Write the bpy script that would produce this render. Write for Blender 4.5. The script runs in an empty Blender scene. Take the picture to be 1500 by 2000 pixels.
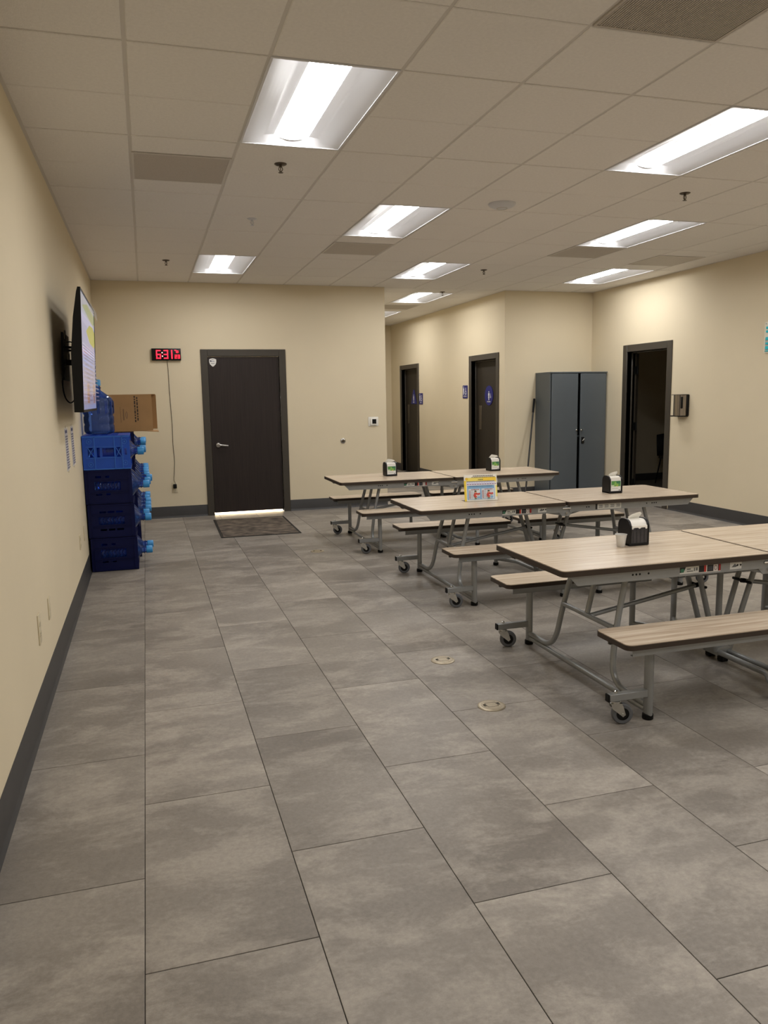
import bpy, bmesh, math, random
from mathutils import Vector, Matrix
random.seed(7)
scene = bpy.context.scene
COL = scene.collection
PI = math.pi

# ------------------------------------------------------------------ camera
F_PX = 1527.36
YAW, PITCH, ROLL = 0.2916, -0.1458, -0.0172
CAM = Vector((0.5582, 0.0, 1.518))
fw = Vector((math.sin(YAW)*math.cos(PITCH), math.cos(YAW)*math.cos(PITCH), math.sin(PITCH)))
r0 = Vector((math.cos(YAW), -math.sin(YAW), 0)); u0 = r0.cross(fw)
rr = r0*math.cos(ROLL) + u0*math.sin(ROLL); uu = -r0*math.sin(ROLL) + u0*math.cos(ROLL)
cd = bpy.data.cameras.new('camera'); cam = bpy.data.objects.new('camera', cd); COL.objects.link(cam)
cd.sensor_fit = 'VERTICAL'; cd.sensor_height = 36; cd.sensor_width = 27; cd.lens = F_PX*36/2000; cd.clip_start = .05
cam.matrix_world = Matrix(((rr.x, uu.x, -fw.x, CAM.x), (rr.y, uu.y, -fw.y, CAM.y), (rr.z, uu.z, -fw.z, CAM.z), (0, 0, 0, 1)))
scene.camera = cam

# ------------------------------------------------------------------ world, exposure, lamp levels
w = bpy.data.worlds.new('world'); scene.world = w; w.use_nodes = True
w.node_tree.nodes['Background'].inputs[0].default_value = (.9, .93, 1, 1)
w.node_tree.nodes['Background'].inputs[1].default_value = 0.0
vs = scene.view_settings
vs.view_transform = 'Standard'; vs.look = 'None'; vs.gamma = 1; vs.use_curve_mapping = False; vs.exposure = 1.0
LAMP = 15.0           # emission of every troffer lens
# daylight in the room behind the closed door (shows only as the strip under it)
ld = bpy.data.lights.new('daylight_behind_door_offscreen', 'AREA'); ld.energy = 260; ld.size = .9; ld.color = (1, .98, .94)
lo = bpy.data.objects.new('daylight_behind_door_offscreen', ld); COL.objects.link(lo); lo.location = (1.83, 11.35, 1.6)

# ------------------------------------------------------------------ dimensions (metres)
XR, YB, H = 7.03, 10.522, 3.0037        # right wall, back wall, ceiling
YN = -3.0                                # wall behind the viewer
XC0, XC1, YC = 3.775, 5.60, 10.56        # corridor sides, alcove wall
YE = 16.08                               # corridor end
GX, GY, FT = .562, 3.6593, .3048         # ceiling grid
FX, FW, FL = .4695, .4763, .9282         # floor tiles
FA, FB = 2.0035, 2.448

# ------------------------------------------------------------------ materials
def lin(c): c /= 255.; return c/12.92 if c <= .04045 else ((c+.055)/1.055)**2.4
def RGB(r, g, b): return (lin(r), lin(g), lin(b), 1)
MATS = {}
def mat(name, col, rough=.6, metal=0., spec=.5, bump=None, vary=None, emit=None, grain=None):
    """procedural material: col, noise variation (scale, amount), bump (scale, strength)"""
    m = bpy.data.materials.new(name); m.use_nodes = True; MATS[name] = m
    nt = m.node_tree; N = nt.nodes; L = nt.links; b = N['Principled BSDF']
    b.inputs['Base Color'].default_value = col; b.inputs['Roughness'].default_value = rough
    b.inputs['Metallic'].default_value = metal; b.inputs['Specular IOR Level'].default_value = spec
    tc = N.new('ShaderNodeTexCoord')
    if vary:
        n = N.new('ShaderNodeTexNoise'); n.inputs['Scale'].default_value = vary[0]; n.inputs['Detail'].default_value = 5
        mp = N.new('ShaderNodeMapping')
        if grain: mp.inputs['Scale'].default_value = grain
        L.new(tc.outputs['Object'], mp.inputs[0]); L.new(mp.outputs[0], n.inputs['Vector'])
        r = N.new('ShaderNodeValToRGB')
        r.color_ramp.elements[0].position = .3; r.color_ramp.elements[1].position = .7
        k = vary[1]
        r.color_ramp.elements[0].color = (col[0]*(1-k), col[1]*(1-k), col[2]*(1-k), 1)
        r.color_ramp.elements[1].color = (min(1, col[0]*(1+k)), min(1, col[1]*(1+k)), min(1, col[2]*(1+k)), 1)
        L.new(n.outputs['Fac'], r.inputs[0]); L.new(r.outputs[0], b.inputs['Base Color'])
    if bump:
        n2 = N.new('ShaderNodeTexNoise'); n2.inputs['Scale'].default_value = bump[0]; n2.inputs['Detail'].default_value = 4
        L.new(tc.outputs['Object'], n2.inputs['Vector'])
        bp = N.new('ShaderNodeBump'); bp.inputs['Strength'].default_value = bump[1]; bp.inputs['Distance'].default_value = .004
        L.new(n2.outputs['Fac'], bp.inputs['Height']); L.new(bp.outputs[0], b.inputs['Normal'])
    if emit:
        b.inputs['Emission Color'].default_value = emit[0]; b.inputs['Emission Strength'].default_value = emit[1]
    return m

M = {}
M['wall'] = mat('wall_paint', RGB(222, 209, 181), .75, spec=.25, vary=(1.5, .02), bump=(180, .08))
M['ceil'] = mat('ceiling_tile', RGB(234, 230, 225), .95, spec=.1, vary=(60, .03), bump=(140, .5))
M['grid'] = mat('grid_metal', RGB(212, 207, 200), .6)
M['angle'] = mat('wall_angle_metal', RGB(212, 207, 200), .6)
M['base'] = mat('rubber_base', RGB(58, 57, 57), .5, vary=(8, .06))
M['slab'] = mat('slab', RGB(42, 39, 36), .9)
M['frame'] = mat('door_frame_paint', RGB(62, 56, 47), .5, vary=(6, .04))
M['door'] = mat('dark_wood_veneer', RGB(44, 36, 33), .5, spec=.3, vary=(5, .2), grain=(14, 14, .5))
M['doorpaint'] = mat('dark_door_paint', RGB(46, 40, 32), .55, spec=.3, vary=(6, .05))
M['chrome'] = mat('satin_chrome', RGB(190, 188, 184), .28, metal=1)
M['zinc'] = mat('zinc_plated', RGB(205, 205, 200), .25, metal=1, vary=(30, .1))
M['steel'] = mat('grey_powder_coat', RGB(150, 152, 152), .36, metal=.35, vary=(20, .03))
M['edge'] = mat('dark_edge_band', RGB(52, 40, 30), .5)
M['black'] = mat('black_plastic', RGB(11, 11, 13), .4, spec=.3)
M['blackmat'] = mat('black_matte', RGB(6, 6, 6), .55, spec=.25)
M['tyre'] = mat('grey_rubber', RGB(92, 94, 98), .6)
M['white'] = mat('white_plastic', RGB(235, 232, 222), .4)
M['ivory'] = mat('ivory_plastic', RGB(214, 202, 172), .4)
M['tissue'] = mat('tissue', RGB(243, 240, 232), .9, bump=(60, .3))
M['cabinet'] = mat('slate_steel', RGB(92, 99, 104), .42, metal=.1, vary=(3, .03))
M['troffer'] = mat('troffer_white', RGB(216, 216, 218), .5)
M['lens'] = mat('lit_lens', (1, 1, 1, 1), .5, emit=((1, .99, .985, 1), LAMP))
M['vent'] = mat('vent_grey', RGB(186, 178, 168), .6, vary=(300, .15))
M['ventdark'] = mat('vent_back', RGB(60, 55, 50), .8)
M['brass'] = mat('floor_box_metal', RGB(176, 164, 142), .42, metal=.7, vary=(25, .08))
M['mat'] = mat('entrance_mat', RGB(92, 82, 72), .95, vary=(8, .75), bump=(120, .8))
M['matedge'] = mat('mat_edge', RGB(32, 30, 28), .7)
M['navy'] = mat('navy_plastic', RGB(5, 13, 62), .5, spec=.2, vary=(9, .1))
M['blue'] = mat('bright_blue_plastic', RGB(14, 76, 184), .42, vary=(9, .06))
M['bluerib'] = mat('blue_rib', RGB(46, 112, 206), .4)
M['cap'] = mat('cap_blue', RGB(56, 148, 214), .4)
M['card'] = mat('cardboard', RGB(176, 138, 92), .85, vary=(6, .06))
M['ink'] = mat('ink', RGB(36, 30, 26), .8)
M['acc'] = mat('access_point', RGB(205, 206, 210), .4)
M['dullmetal'] = mat('sprinkler_metal', RGB(96, 86, 74), .35, metal=.8)
M['signblue'] = mat('sign_blue', RGB(14, 22, 112), .45)
M['sticker'] = mat('sticker', RGB(232, 230, 226), .5)
M['clockred'] = mat('led_red', RGB(255, 40, 60), .4, emit=((1, .02, .05, 1), 1.1))
M['clockhot'] = mat('led_red_hot', RGB(255, 150, 150), .4, emit=((1, .4, .4, 1), 1.2))
M['broom'] = mat('handle_black', RGB(34, 33, 32), .35)
M['brushed'] = mat('brushed_steel', RGB(150, 140, 126), .3, metal=.9, vary=(14, .12), grain=(18, 18, .4))
M['brushedv'] = mat('brushed_steel_vertical', RGB(150, 140, 126), .32, metal=.85, vary=(9, .3), grain=(10, .2, 10))
M['plate'] = mat('dull_plate', RGB(112, 102, 88), .4, metal=.6)
M['seat'] = mat('chair_plastic', RGB(16, 16, 17), .5)
M['cord'] = mat('cord', RGB(60, 54, 46), .6)
M['cyan'] = mat('teal_print', RGB(10, 200, 214), .4)
M['sand'] = mat('pale_print', RGB(232, 226, 206), .5)

def wood(name):
    m = bpy.data.materials.new(name); m.use_nodes = True; nt = m.node_tree; N = nt.nodes; L = nt.links; b = N['Principled BSDF']
    tc = N.new('ShaderNodeTexCoord'); mp = N.new('ShaderNodeMapping'); mp.inputs['Scale'].default_value = (1.1, 22, 6)
    oi = N.new('ShaderNodeObjectInfo'); mu = N.new('ShaderNodeMath'); mu.operation = 'MULTIPLY'; mu.inputs[1].default_value = 37
    cx = N.new('ShaderNodeCombineXYZ'); L.new(oi.outputs['Random'], mu.inputs[0])
    L.new(mu.outputs[0], cx.inputs[0]); L.new(mu.outputs[0], cx.inputs[1]); L.new(cx.outputs[0], mp.inputs['Location'])
    n = N.new('ShaderNodeTexNoise'); n.inputs['Scale'].default_value = 2.2; n.inputs['Detail'].default_value = 6; n.inputs['Distortion'].default_value = .4
    L.new(tc.outputs['Object'], mp.inputs[0]); L.new(mp.outputs[0], n.inputs['Vector'])
    r = N.new('ShaderNodeValToRGB'); e = r.color_ramp.elements
    e[0].position = .28; e[0].color = RGB(172, 152, 130); e[1].position = .72; e[1].color = RGB(218, 202, 180)
    k = e.new(.5); k.color = RGB(199, 181, 159)
    L.new(n.outputs['Fac'], r.inputs[0]); L.new(r.outputs[0], b.inputs['Base Color'])
    b.inputs['Roughness'].default_value = .26; b.inputs['Specular IOR Level'].default_value = .5
    return m
M['wood'] = wood('greige_laminate')

def floor_mat():
    m = bpy.data.materials.new('concrete_look_vinyl'); m.use_nodes = True; nt = m.node_tree; N = nt.nodes; L = nt.links; b = N['Principled BSDF']
    tc = N.new('ShaderNodeTexCoord'); oi = N.new('ShaderNodeObjectInfo')
    sc = N.new('ShaderNodeVectorMath'); sc.operation = 'SCALE'; sc.inputs['Scale'].default_value = 1
    mu = N.new('ShaderNodeMath'); mu.operation = 'MULTIPLY'; mu.inputs[1].default_value = 91
    L.new(oi.outputs['Random'], mu.inputs[0]); cx = N.new('ShaderNodeCombineXYZ')
    for i in range(3): L.new(mu.outputs[0], cx.inputs[i])
    ad = N.new('ShaderNodeVectorMath'); ad.operation = 'ADD'; L.new(tc.outputs['Object'], ad.inputs[0]); L.new(cx.outputs[0], ad.inputs[1])
    def noise(s, d, ro=.5, dist=0.):
        n = N.new('ShaderNodeTexNoise'); n.inputs['Scale'].default_value = s; n.inputs['Detail'].default_value = d
        n.inputs['Roughness'].default_value = ro; n.inputs['Distortion'].default_value = dist
        L.new(ad.outputs[0], n.inputs['Vector']); return n
    st = N.new('ShaderNodeMapping'); st.inputs['Scale'].default_value = (.75, 1.35, 1); L.new(ad.outputs[0], st.inputs[0])
    big = noise(1.25, 4, .5, .15); mid = noise(3.0, 13, .74, .25); fine = noise(55, 7, .72)
    for n in (big, mid): L.new(st.outputs[0], n.inputs['Vector'])
    r1 = N.new('ShaderNodeValToRGB'); e = r1.color_ramp.elements
    e[0].position = .32; e[0].color = RGB(124, 117, 109); e[1].position = .68; e[1].color = RGB(152, 145, 136)
    L.new(big.outputs['Fac'], r1.inputs[0])
    # plaster-like pale patches
    r2 = N.new('ShaderNodeValToRGB'); e = r2.color_ramp.elements; e[0].position = .47; e[0].color = (0, 0, 0, 1); e[1].position = .60; e[1].color = (1, 1, 1, 1)
    L.new(mid.outputs['Fac'], r2.inputs[0])
    mul = N.new('ShaderNodeMath'); mul.operation = 'MULTIPLY'; mul.inputs[1].default_value = .48
    L.new(r2.outputs[0], mul.inputs[0])
    mx = N.new('ShaderNodeMix'); mx.data_type = 'RGBA'; mx.inputs['B'].default_value = RGB(186, 178, 167)
    L.new(mul.outputs[0], mx.inputs['Factor']); L.new(r1.outputs[0], mx.inputs['A'])
    # fine speckle, and a tone of its own for every tile
    r3 = N.new('ShaderNodeMapRange'); r3.inputs['From Min'].default_value = .3; r3.inputs['From Max'].default_value = .7
    r3.inputs['To Min'].default_value = .86; r3.inputs['To Max'].default_value = 1.14; L.new(fine.outputs['Fac'], r3.inputs[0])
    r4 = N.new('ShaderNodeMapRange'); r4.inputs['To Min'].default_value = .86; r4.inputs['To Max'].default_value = 1.05; L.new(oi.outputs['Random'], r4.inputs[0])
    mm = N.new('ShaderNodeMath'); mm.operation = 'MULTIPLY'; L.new(r3.outputs[0], mm.inputs[0]); L.new(r4.outputs[0], mm.inputs[1])
    sv = N.new('ShaderNodeVectorMath'); sv.operation = 'SCALE'; L.new(mx.outputs['Result'], sv.inputs[0]); L.new(mm.outputs[0], sv.inputs['Scale'])
    L.new(sv.outputs[0], b.inputs['Base Color'])
    bp = N.new('ShaderNodeBump'); bp.inputs['Strength'].default_value = .4; bp.inputs['Distance'].default_value = .002
    L.new(fine.outputs['Fac'], bp.inputs['Height']); L.new(bp.outputs[0], b.inputs['Normal'])
    rm = N.new('ShaderNodeMapRange'); rm.inputs['To Min'].default_value = .34; rm.inputs['To Max'].default_value = .5
    L.new(mid.outputs['Fac'], rm.inputs[0]); L.new(rm.outputs[0], b.inputs['Roughness'])
    b.inputs['Specular IOR Level'].default_value = .24
    return m
M['floor'] = floor_mat()

def clear(name, tint, gloss=.06, frac=.0, deep=None):
    """thin tinted plastic: tinted see-through with a fresnel gloss and a little body colour"""
    m = bpy.data.materials.new(name); m.use_nodes = True; nt = m.node_tree; N = nt.nodes; L = nt.links
    for n in list(N): N.remove(n)
    o = N.new('ShaderNodeOutputMaterial'); t = N.new('ShaderNodeBsdfTransparent'); t.inputs[0].default_value = tint
    g = N.new('ShaderNodeBsdfGlossy'); g.inputs['Roughness'].default_value = gloss
    d = N.new('ShaderNodeBsdfDiffuse'); d.inputs[0].default_value = deep or tint
    m1 = N.new('ShaderNodeMixShader'); m1.inputs[0].default_value = frac; L.new(t.outputs[0], m1.inputs[1]); L.new(d.outputs[0], m1.inputs[2])
    lw = N.new('ShaderNodeFresnel'); lw.inputs[0].default_value = 1.45
    m2 = N.new('ShaderNodeMixShader'); L.new(lw.outputs[0], m2.inputs[0]); L.new(m1.outputs[0], m2.inputs[1]); L.new(g.outputs[0], m2.inputs[2])
    L.new(m2.outputs[0], o.inputs[0]); return m
M['bottle'] = clear('blue_polycarbonate', (.36, .55, .98, 1), .05, .14, (.05, .2, .85, 1))
M['acrylic'] = clear('clear_acrylic', (.96, .97, .97, 1), .03)
M['smoke'] = clear('smoked_plastic', (.55, .55, .6, 1), .08, .05)
M['cup'] = clear('frosted_cup', (.95, .95, .93, 1), .3, .6, (.95, .94, .90, 1))

def print_mat(name, emit=0., rough=.5):
    m = bpy.data.materials.new(name); m.use_nodes = True; nt = m.node_tree; b = nt.nodes['Principled BSDF']
    a = nt.nodes.new('ShaderNodeAttribute'); a.attribute_name = 'Col'
    nt.links.new(a.outputs['Color'], b.inputs['Base Color']); b.inputs['Roughness'].default_value = rough
    if emit:
        b.inputs['Base Color'].default_value = (.01, .01, .01, 1)
        for l in list(b.inputs['Base Color'].links): nt.links.remove(l)
        nt.links.new(a.outputs['Color'], b.inputs['Emission Color']); b.inputs['Emission Strength'].default_value = emit
    return m
M['print'] = print_mat('printed_paper')
M['screen'] = print_mat('lit_screen', .34, .12)

# ------------------------------------------------------------------ geometry helpers
def box(bm, x0, y0, z0, x1, y1, z1):
    v = [bm.verts.new(p) for p in ((x0, y0, z0), (x1, y0, z0), (x1, y1, z0), (x0, y1, z0), (x0, y0, z1), (x1, y0, z1), (x1, y1, z1), (x0, y1, z1))]
    for f in ((3, 2, 1, 0), (4, 5, 6, 7), (0, 1, 5, 4), (1, 2, 6, 5), (2, 3, 7, 6), (3, 0, 4, 7)): bm.faces.new([v[i] for i in f])
    return v
def rbox(bm, x0, y0, z0, x1, y1, z1, r=.005, seg=2):
    t = bmesh.new(); box(t, x0, y0, z0, x1, y1, z1)
    bmesh.ops.bevel(t, geom=list(t.edges), offset=r, segments=seg, affect='EDGES', profile=.5)
    me = bpy.data.meshes.new('t'); t.to_mesh(me); bm.from_mesh(me); bpy.data.meshes.remove(me); t.free()
def prism(bm, poly, a0, a1, axis='z'):
    """extrude a 2-D outline (counter-clockwise) along an axis. axis z: (x,y); axis y: (x,z); axis x: (y,z)"""
    def P(p, a): return (p[0], p[1], a) if axis == 'z' else ((p[0], a, p[1]) if axis == 'y' else (a, p[0], p[1]))
    A = [bm.verts.new(P(p, a0)) for p in poly]; B = [bm.verts.new(P(p, a1)) for p in poly]
    n = len(poly)
    f = [bm.faces.new(A[::-1]), bm.faces.new(B)] + [bm.faces.new((A[i], A[(i+1) % n], B[(i+1) % n], B[i])) for i in range(n)]
    bmesh.ops.recalc_face_normals(bm, faces=f)
def rrect(x0, y0, x1, y1, r, n=5):
    out = []
    for cx, cy, a in ((x1-r, y1-r, 0), (x0+r, y1-r, 90), (x0+r, y0+r, 180), (x1-r, y0+r, 270)):
        for k in range(n+1):
            t = math.radians(a+90*k/n); out.append((cx+r*math.cos(t), cy+r*math.sin(t)))
    return out
def tube(bm, pts, r, seg=10, ry=None, up=(0, 0, 1), cap=True):
    pts = [Vector(p) for p in pts]; rings = []; a = None
    for i, p in enumerate(pts):
        t = (pts[min(i+1, len(pts)-1)]-pts[max(i-1, 0)]).normalized()
        if a is None:
            u = Vector(up)
            if abs(t.dot(u)) > .95: u = Vector((1, 0, 0))
            a = t.cross(u)
        a = (a-t*a.dot(t)).normalized(); b = a.cross(t).normalized()
        rings.append([bm.verts.new(p + a*r*math.cos(2*PI*k/seg) + b*(ry or r)*math.sin(2*PI*k/seg)) for k in range(seg)])
    fs = []
    for A, B in zip(rings, rings[1:]):
        for k in range(seg): fs.append(bm.faces.new((A[k], A[(k+1) % seg], B[(k+1) % seg], B[k])))
    if cap: fs += [bm.faces.new(rings[0][::-1]), bm.faces.new(rings[-1])]
    bmesh.ops.recalc_face_normals(bm, faces=fs)
def fillet(pts, r, n=6):
    """round the inner corners of a polyline"""
    pts = [Vector(p) for p in pts]; out = [pts[0]]
    for a, b, c in zip(pts, pts[1:], pts[2:]):
        d1 = (a-b).normalized(); d2 = (c-b).normalized(); k = min(r, (a-b).length*.49, (c-b).length*.49)
        p, q = b+d1*k, b+d2*k
        for i in range(n+1):
            t = i/n; out.append((1-t)**2*p + 2*t*(1-t)*b + t*t*q)
    return out+[pts[-1]]
def lathe(bm, prof, seg=20, M4=None, cap=True):
    rings = []
    for r, z in prof: rings.append([bm.verts.new((r*math.cos(2*PI*k/seg), r*math.sin(2*PI*k/seg), z)) for k in range(seg)])
    fs = []
    for A, B in zip(rings, rings[1:]):
        for k in range(seg): fs.append(bm.faces.new((A[k], A[(k+1) % seg], B[(k+1) % seg], B[k])))
    if cap: fs += [bm.faces.new(rings[0][::-1]), bm.faces.new(rings[-1])]
    bmesh.ops.recalc_face_normals(bm, faces=fs)
    if M4 is not None: bmesh.ops.transform(bm, matrix=M4, verts=[v for R in rings for v in R])
def sheet(bm, u0, u1, v0, v1, holes, place, t0, t1):
    """plate in (u,v) with rectangular holes, thickness t0..t1; place(u,v,t)->xyz"""
    us = sorted({u0, u1} | {h[0] for h in holes} | {h[2] for h in holes}); vs_ = sorted({v0, v1} | {h[1] for h in holes} | {h[3] for h in holes})
    us = [a for a in us if u0 <= a <= u1]; vs_ = [a for a in vs_ if v0 <= a <= v1]
    solid = {}
    for i in range(len(us)-1):
        for j in range(len(vs_)-1):
            cu, cv = (us[i]+us[i+1])/2, (vs_[j]+vs_[j+1])/2
            solid[i, j] = not any(h[0] < cu < h[2] and h[1] < cv < h[3] for h in holes)
    V = {}
    def g(i, j, t):
        if (i, j, t) not in V: V[i, j, t] = bm.verts.new(place(us[i], vs_[j], t))
        return V[i, j, t]
    fs = []
    for (i, j), s in solid.items():
        if not s: continue
        fs.append(bm.faces.new((g(i, j, t0), g(i, j+1, t0), g(i+1, j+1, t0), g(i+1, j, t0))))
        fs.append(bm.faces.new((g(i, j, t1), g(i+1, j, t1), g(i+1, j+1, t1), g(i, j+1, t1))))
        for (di, dj, a, b) in ((-1, 0, (i, j), (i, j+1)), (1, 0, (i+1, j+1), (i+1, j)), (0, -1, (i+1, j), (i, j)), (0, 1, (i, j+1), (i+1, j+1))):
            if not solid.get((i+di, j+dj), False):
                fs.append(bm.faces.new((g(*a, t0), g(*a, t1), g(*b, t1), g(*b, t0))))
    bmesh.ops.recalc_face_normals(bm, faces=fs)

def obj(name, bm, m, parent=None, loc=None, rot=None, smooth=True, ang=40, mesh=None):
    if mesh is None:
        me = bpy.data.meshes.new(name); bm.to_mesh(me); bm.free()
        for x in (m if isinstance(m, (list, tuple)) else [m]): me.materials.append(x)
        if smooth:
            me.shade_smooth(); me.set_sharp_from_angle(angle=math.radians(ang))
    else: me = mesh
    o = bpy.data.objects.new(name, me); COL.objects.link(o)
    if parent: o.parent = parent
    if loc: o.location = loc
    if rot: o.rotation_euler = rot
    return o
def mk(name, fn, m, parent=None, **k):
    bm = bmesh.new(); fn(bm); return obj(name, bm, m, parent, **k)
def tag(o, label, cat, group=None, kind=None):
    o['label'] = label; o['category'] = cat
    if group: o['group'] = group
    if kind: o['kind'] = kind
    return o
def struct(o, label, cat): return tag(o, label, cat, kind='structure')
def empty(name, loc=(0, 0, 0), rot=(0, 0, 0)):
    o = bpy.data.objects.new(name, None); COL.objects.link(o); o.location = loc; o.rotation_euler = rot; o.empty_display_size = .1
    return o
def copy_tree(o, parent=None):
    c = o.copy(); COL.objects.link(c); c.parent = parent
    for ch in o.children: copy_tree(ch, c)
    return c
def text_mesh(s, size, depth=.0004, align='CENTER'):
    cu = bpy.data.curves.new('t', 'FONT'); cu.body = s; cu.size = size; cu.extrude = depth; cu.align_x = align; cu.align_y = 'CENTER'; cu.resolution_u = 3
    o = bpy.data.objects.new('t', cu); COL.objects.link(o)
    bpy.context.view_layer.update()
    me = bpy.data.meshes.new_from_object(o.evaluated_get(bpy.context.evaluated_depsgraph_get()))
    bpy.data.objects.remove(o); bpy.data.curves.remove(cu); return me
def text(name, s, size, m, parent, loc, rot, sx=1.):
    me = text_mesh(s, size); me.materials.clear(); me.materials.append(m)
    o = obj(name, None, None, parent, loc, rot, mesh=me); o.scale = (sx, 1, 1); return o
def printed(name, rects, m, parent, loc=(0, 0, 0), rot=(0, 0, 0)):
    """flat print: list of (x0,y0,x1,y1,(r,g,b)) or (polygon,(r,g,b)), later ones a hair proud of earlier ones"""
    vs_, fs, cs = [], [], []
    for i, q in enumerate(rects):
        z = .00006*(i+1)
        P = [(q[0], q[1]), (q[2], q[1]), (q[2], q[3]), (q[0], q[3])] if len(q) == 5 else q[0]
        b = len(vs_); vs_ += [(p[0], p[1], z) for p in P]; fs.append(tuple(range(b, b+len(P)))); cs.append(RGB(*q[-1]))
    me = bpy.data.meshes.new(name); me.from_pydata(vs_, [], fs)
    at = me.color_attributes.new('Col', 'FLOAT_COLOR', 'CORNER')
    k = 0
    for f, c in zip(me.polygons, cs):
        for _ in f.vertices: at.data[k].color = c; k += 1
    me.materials.append(m)
    return obj(name, None, None, parent, loc, rot, mesh=me)
def ell(cx, cy, a, b, n=12): return [(cx+a*math.cos(2*PI*k/n), cy+b*math.sin(2*PI*k/n)) for k in range(n)]
def words(x0, x1, y, h, col, rnd, gap=.35):
    """a line of word-like marks"""
    out = []; x = x0
    while x < x1-h:
        wd = h*rnd.uniform(1.2, 3.6); out.append((x, y, min(x+wd, x1), y+h, col)); x += wd+h*gap*1.6
    return out

# ================================================================== THE SHELL
# walls (openings for the four doors)
D1 = (1.365, 2.295); DH = 2.08                          # door in back wall (leaf opening)
D4 = (8.745, 9.625)                                     # open doorway in right wall
R1 = (10.835, 11.775); R2 = (14.405, 15.37)             # restroom doors
t = .12
struct(mk('wall_left', lambda b: box(b, -t, YN-t, -.02, 0, YB+t, H+.1), M['wall']), 'tan painted wall behind the television and water crates', 'wall')
struct(mk('wall_back', lambda b: sheet(b, 0, XC0, -.02, H+.1, [(D1[0], -.02, D1[1], DH)], lambda u, v, k: (u, k, v), YB, YB+t), M['wall']), 'tan wall holding the closed dark door and red clock', 'wall')
struct(mk('wall_corridor_left', lambda b: box(b, XC0-t, YB+t, -.02, XC0, YE, H+.1), M['wall']), 'tan left side wall of the restroom corridor', 'wall')
struct(mk('wall_corridor_end', lambda b: box(b, XC0-t, YE, -.02, XC1+t, YE+t, H+.1), M['wall']), 'tan wall closing the far end of the corridor', 'wall')
struct(mk('wall_restroom', lambda b: sheet(b, YC, YE, -.02, H+.1, [(R1[0], -.02, R1[1], 2.06), (R2[0], -.02, R2[1], 2.06)], lambda u, v, k: (k, u, v), XC1, XC1+t), M['wall']), 'tan wall with the two restroom doors', 'wall')
struct(mk('wall_alcove', lambda b: box(b, XC1+t, YC, -.02, XR, YC+t, H+.1), M['wall']), 'tan wall behind the grey steel cabinet', 'wall')
struct(mk('wall_right', lambda b: sheet(b, YN-t, YC+t, -.02, H+.1, [(D4[0], -.02, D4[1], 2.08)], lambda u, v, k: (k, u, v), XR, XR+t), M['wall']), 'tan wall with the open doorway and wall dispenser', 'wall')
struct(mk('wall_rear', lambda b: box(b, 0, YN-t, -.02, XR, YN, H+.1), M['wall']), 'tan wall behind the viewer', 'wall')
# dark side room behind the open doorway
struct(mk('wall_side_room', lambda b: (box(b, XR+t, 11.76, -.02, 10.4, 11.86, 2.8), box(b, 10.3, 7.2, -.02, 10.4, 11.76, 2.8), box(b, XR+t, 7.1, -.02, 10.4, 7.2, 2.8)), M['wall']), 'unlit tan walls of the room beyond the open doorway', 'wall')
struct(mk('ceiling_side_room', lambda b: box(b, XR+t, 7.1, 2.74, 10.4, 11.86, 2.8), M['wall']), 'ceiling of the unlit side room', 'ceiling')
struct(mk('wall_vestibule', lambda b: (box(b, .9, 12.1, -.02, 2.8, 12.2, 2.6), box(b, .8, YB+t, -.02, .9, 12.2, 2.6), box(b, 2.8, YB+t, -.02, 2.9, 12.2, 2.6), box(b, .8, YB+t, 2.5, 2.9, 12.2, 2.6)), M['wall']), 'bright pale space behind the closed door', 'wall')

# floor: dark slab with the vinyl tiles as pieces
floor = struct(mk('floor', lambda b: box(b, -.1, YN-.1, -.06, 10.5, YE+.1, -.0022), M['slab']), 'grey concrete-look vinyl tile floor with thin dark joints', 'floor')
TILE = {}
def tile(x0, x1, y0, y1):
    g = .0014; x0, x1, y0, y1 = x0+g, x1-g, y0+g, y1-g
    if x1-x0 < .01 or y1-y0 < .01: return
    k = (round(x1-x0, 3), round(y1-y0, 3))
    if k not in TILE:
        b = bmesh.new(); a, c = k[0]/2, k[1]/2
        V = [b.verts.new(p) for p in ((-a, -c, -.0025), (a, -c, -.0025), (a, c, -.0025), (-a, c, -.0025), (-a, -c, -.0008), (a, -c, -.0008), (a, c, -.0008), (-a, c, -.0008))]
        e = .0012; T = [b.verts.new(p) for p in ((-a+e, -c+e, 0), (a-e, -c+e, 0), (a-e, c-e, 0), (-a+e, c-e, 0))]
        for i in range(4):
            j = (i+1) % 4; b.faces.new((V[i], V[j], V[4+j], V[4+i])); b.faces.new((V[4+i], V[4+j], T[j], T[i]))
        b.faces.new(T)
        me = bpy.data.meshes.new('floor_tile'); b.to_mesh(me); b.free(); me.materials.append(M['floor']); TILE[k] = me
    obj('floor_tile', None, None, floor, ((x0+x1)/2, (y0+y1)/2, 0), mesh=TILE[k])
for i in range(-1, 15):
    x0, x1 = max(0, FX+i*FW), min(XR, FX+(i+1)*FW)
    off = FA if i % 2 == 0 else FB
    for k in range(-4, 17):
        y0, y1 = off+k*FL, off+(k+1)*FL
        if y1 < -.6: continue
        if y0 < YB:
            tile(x0, x1, y0, min(y1, YB if not (x0 > XC0 and x1 < XC1) else y1))
        elif x1 > XC0 and x0 < XC1:
            tile(max(x0, XC0), min(x1, XC1), y0, min(y1, YE))
for (a, b_, c, d) in ((0, YN, XR, -.62), (XR+.02, 7.2, 10.3, 11.76)):
    mk('floor_sheet', lambda b, a=a, b_=b_, c=c, d=d: box(b, a, b_, -.0025, c, d, -.0002), M['floor'], floor)
mk('threshold', lambda b: box(b, XR-.0, D4[0], -.002, XR+.03, D4[1], .004), M['frame'], floor)
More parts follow.
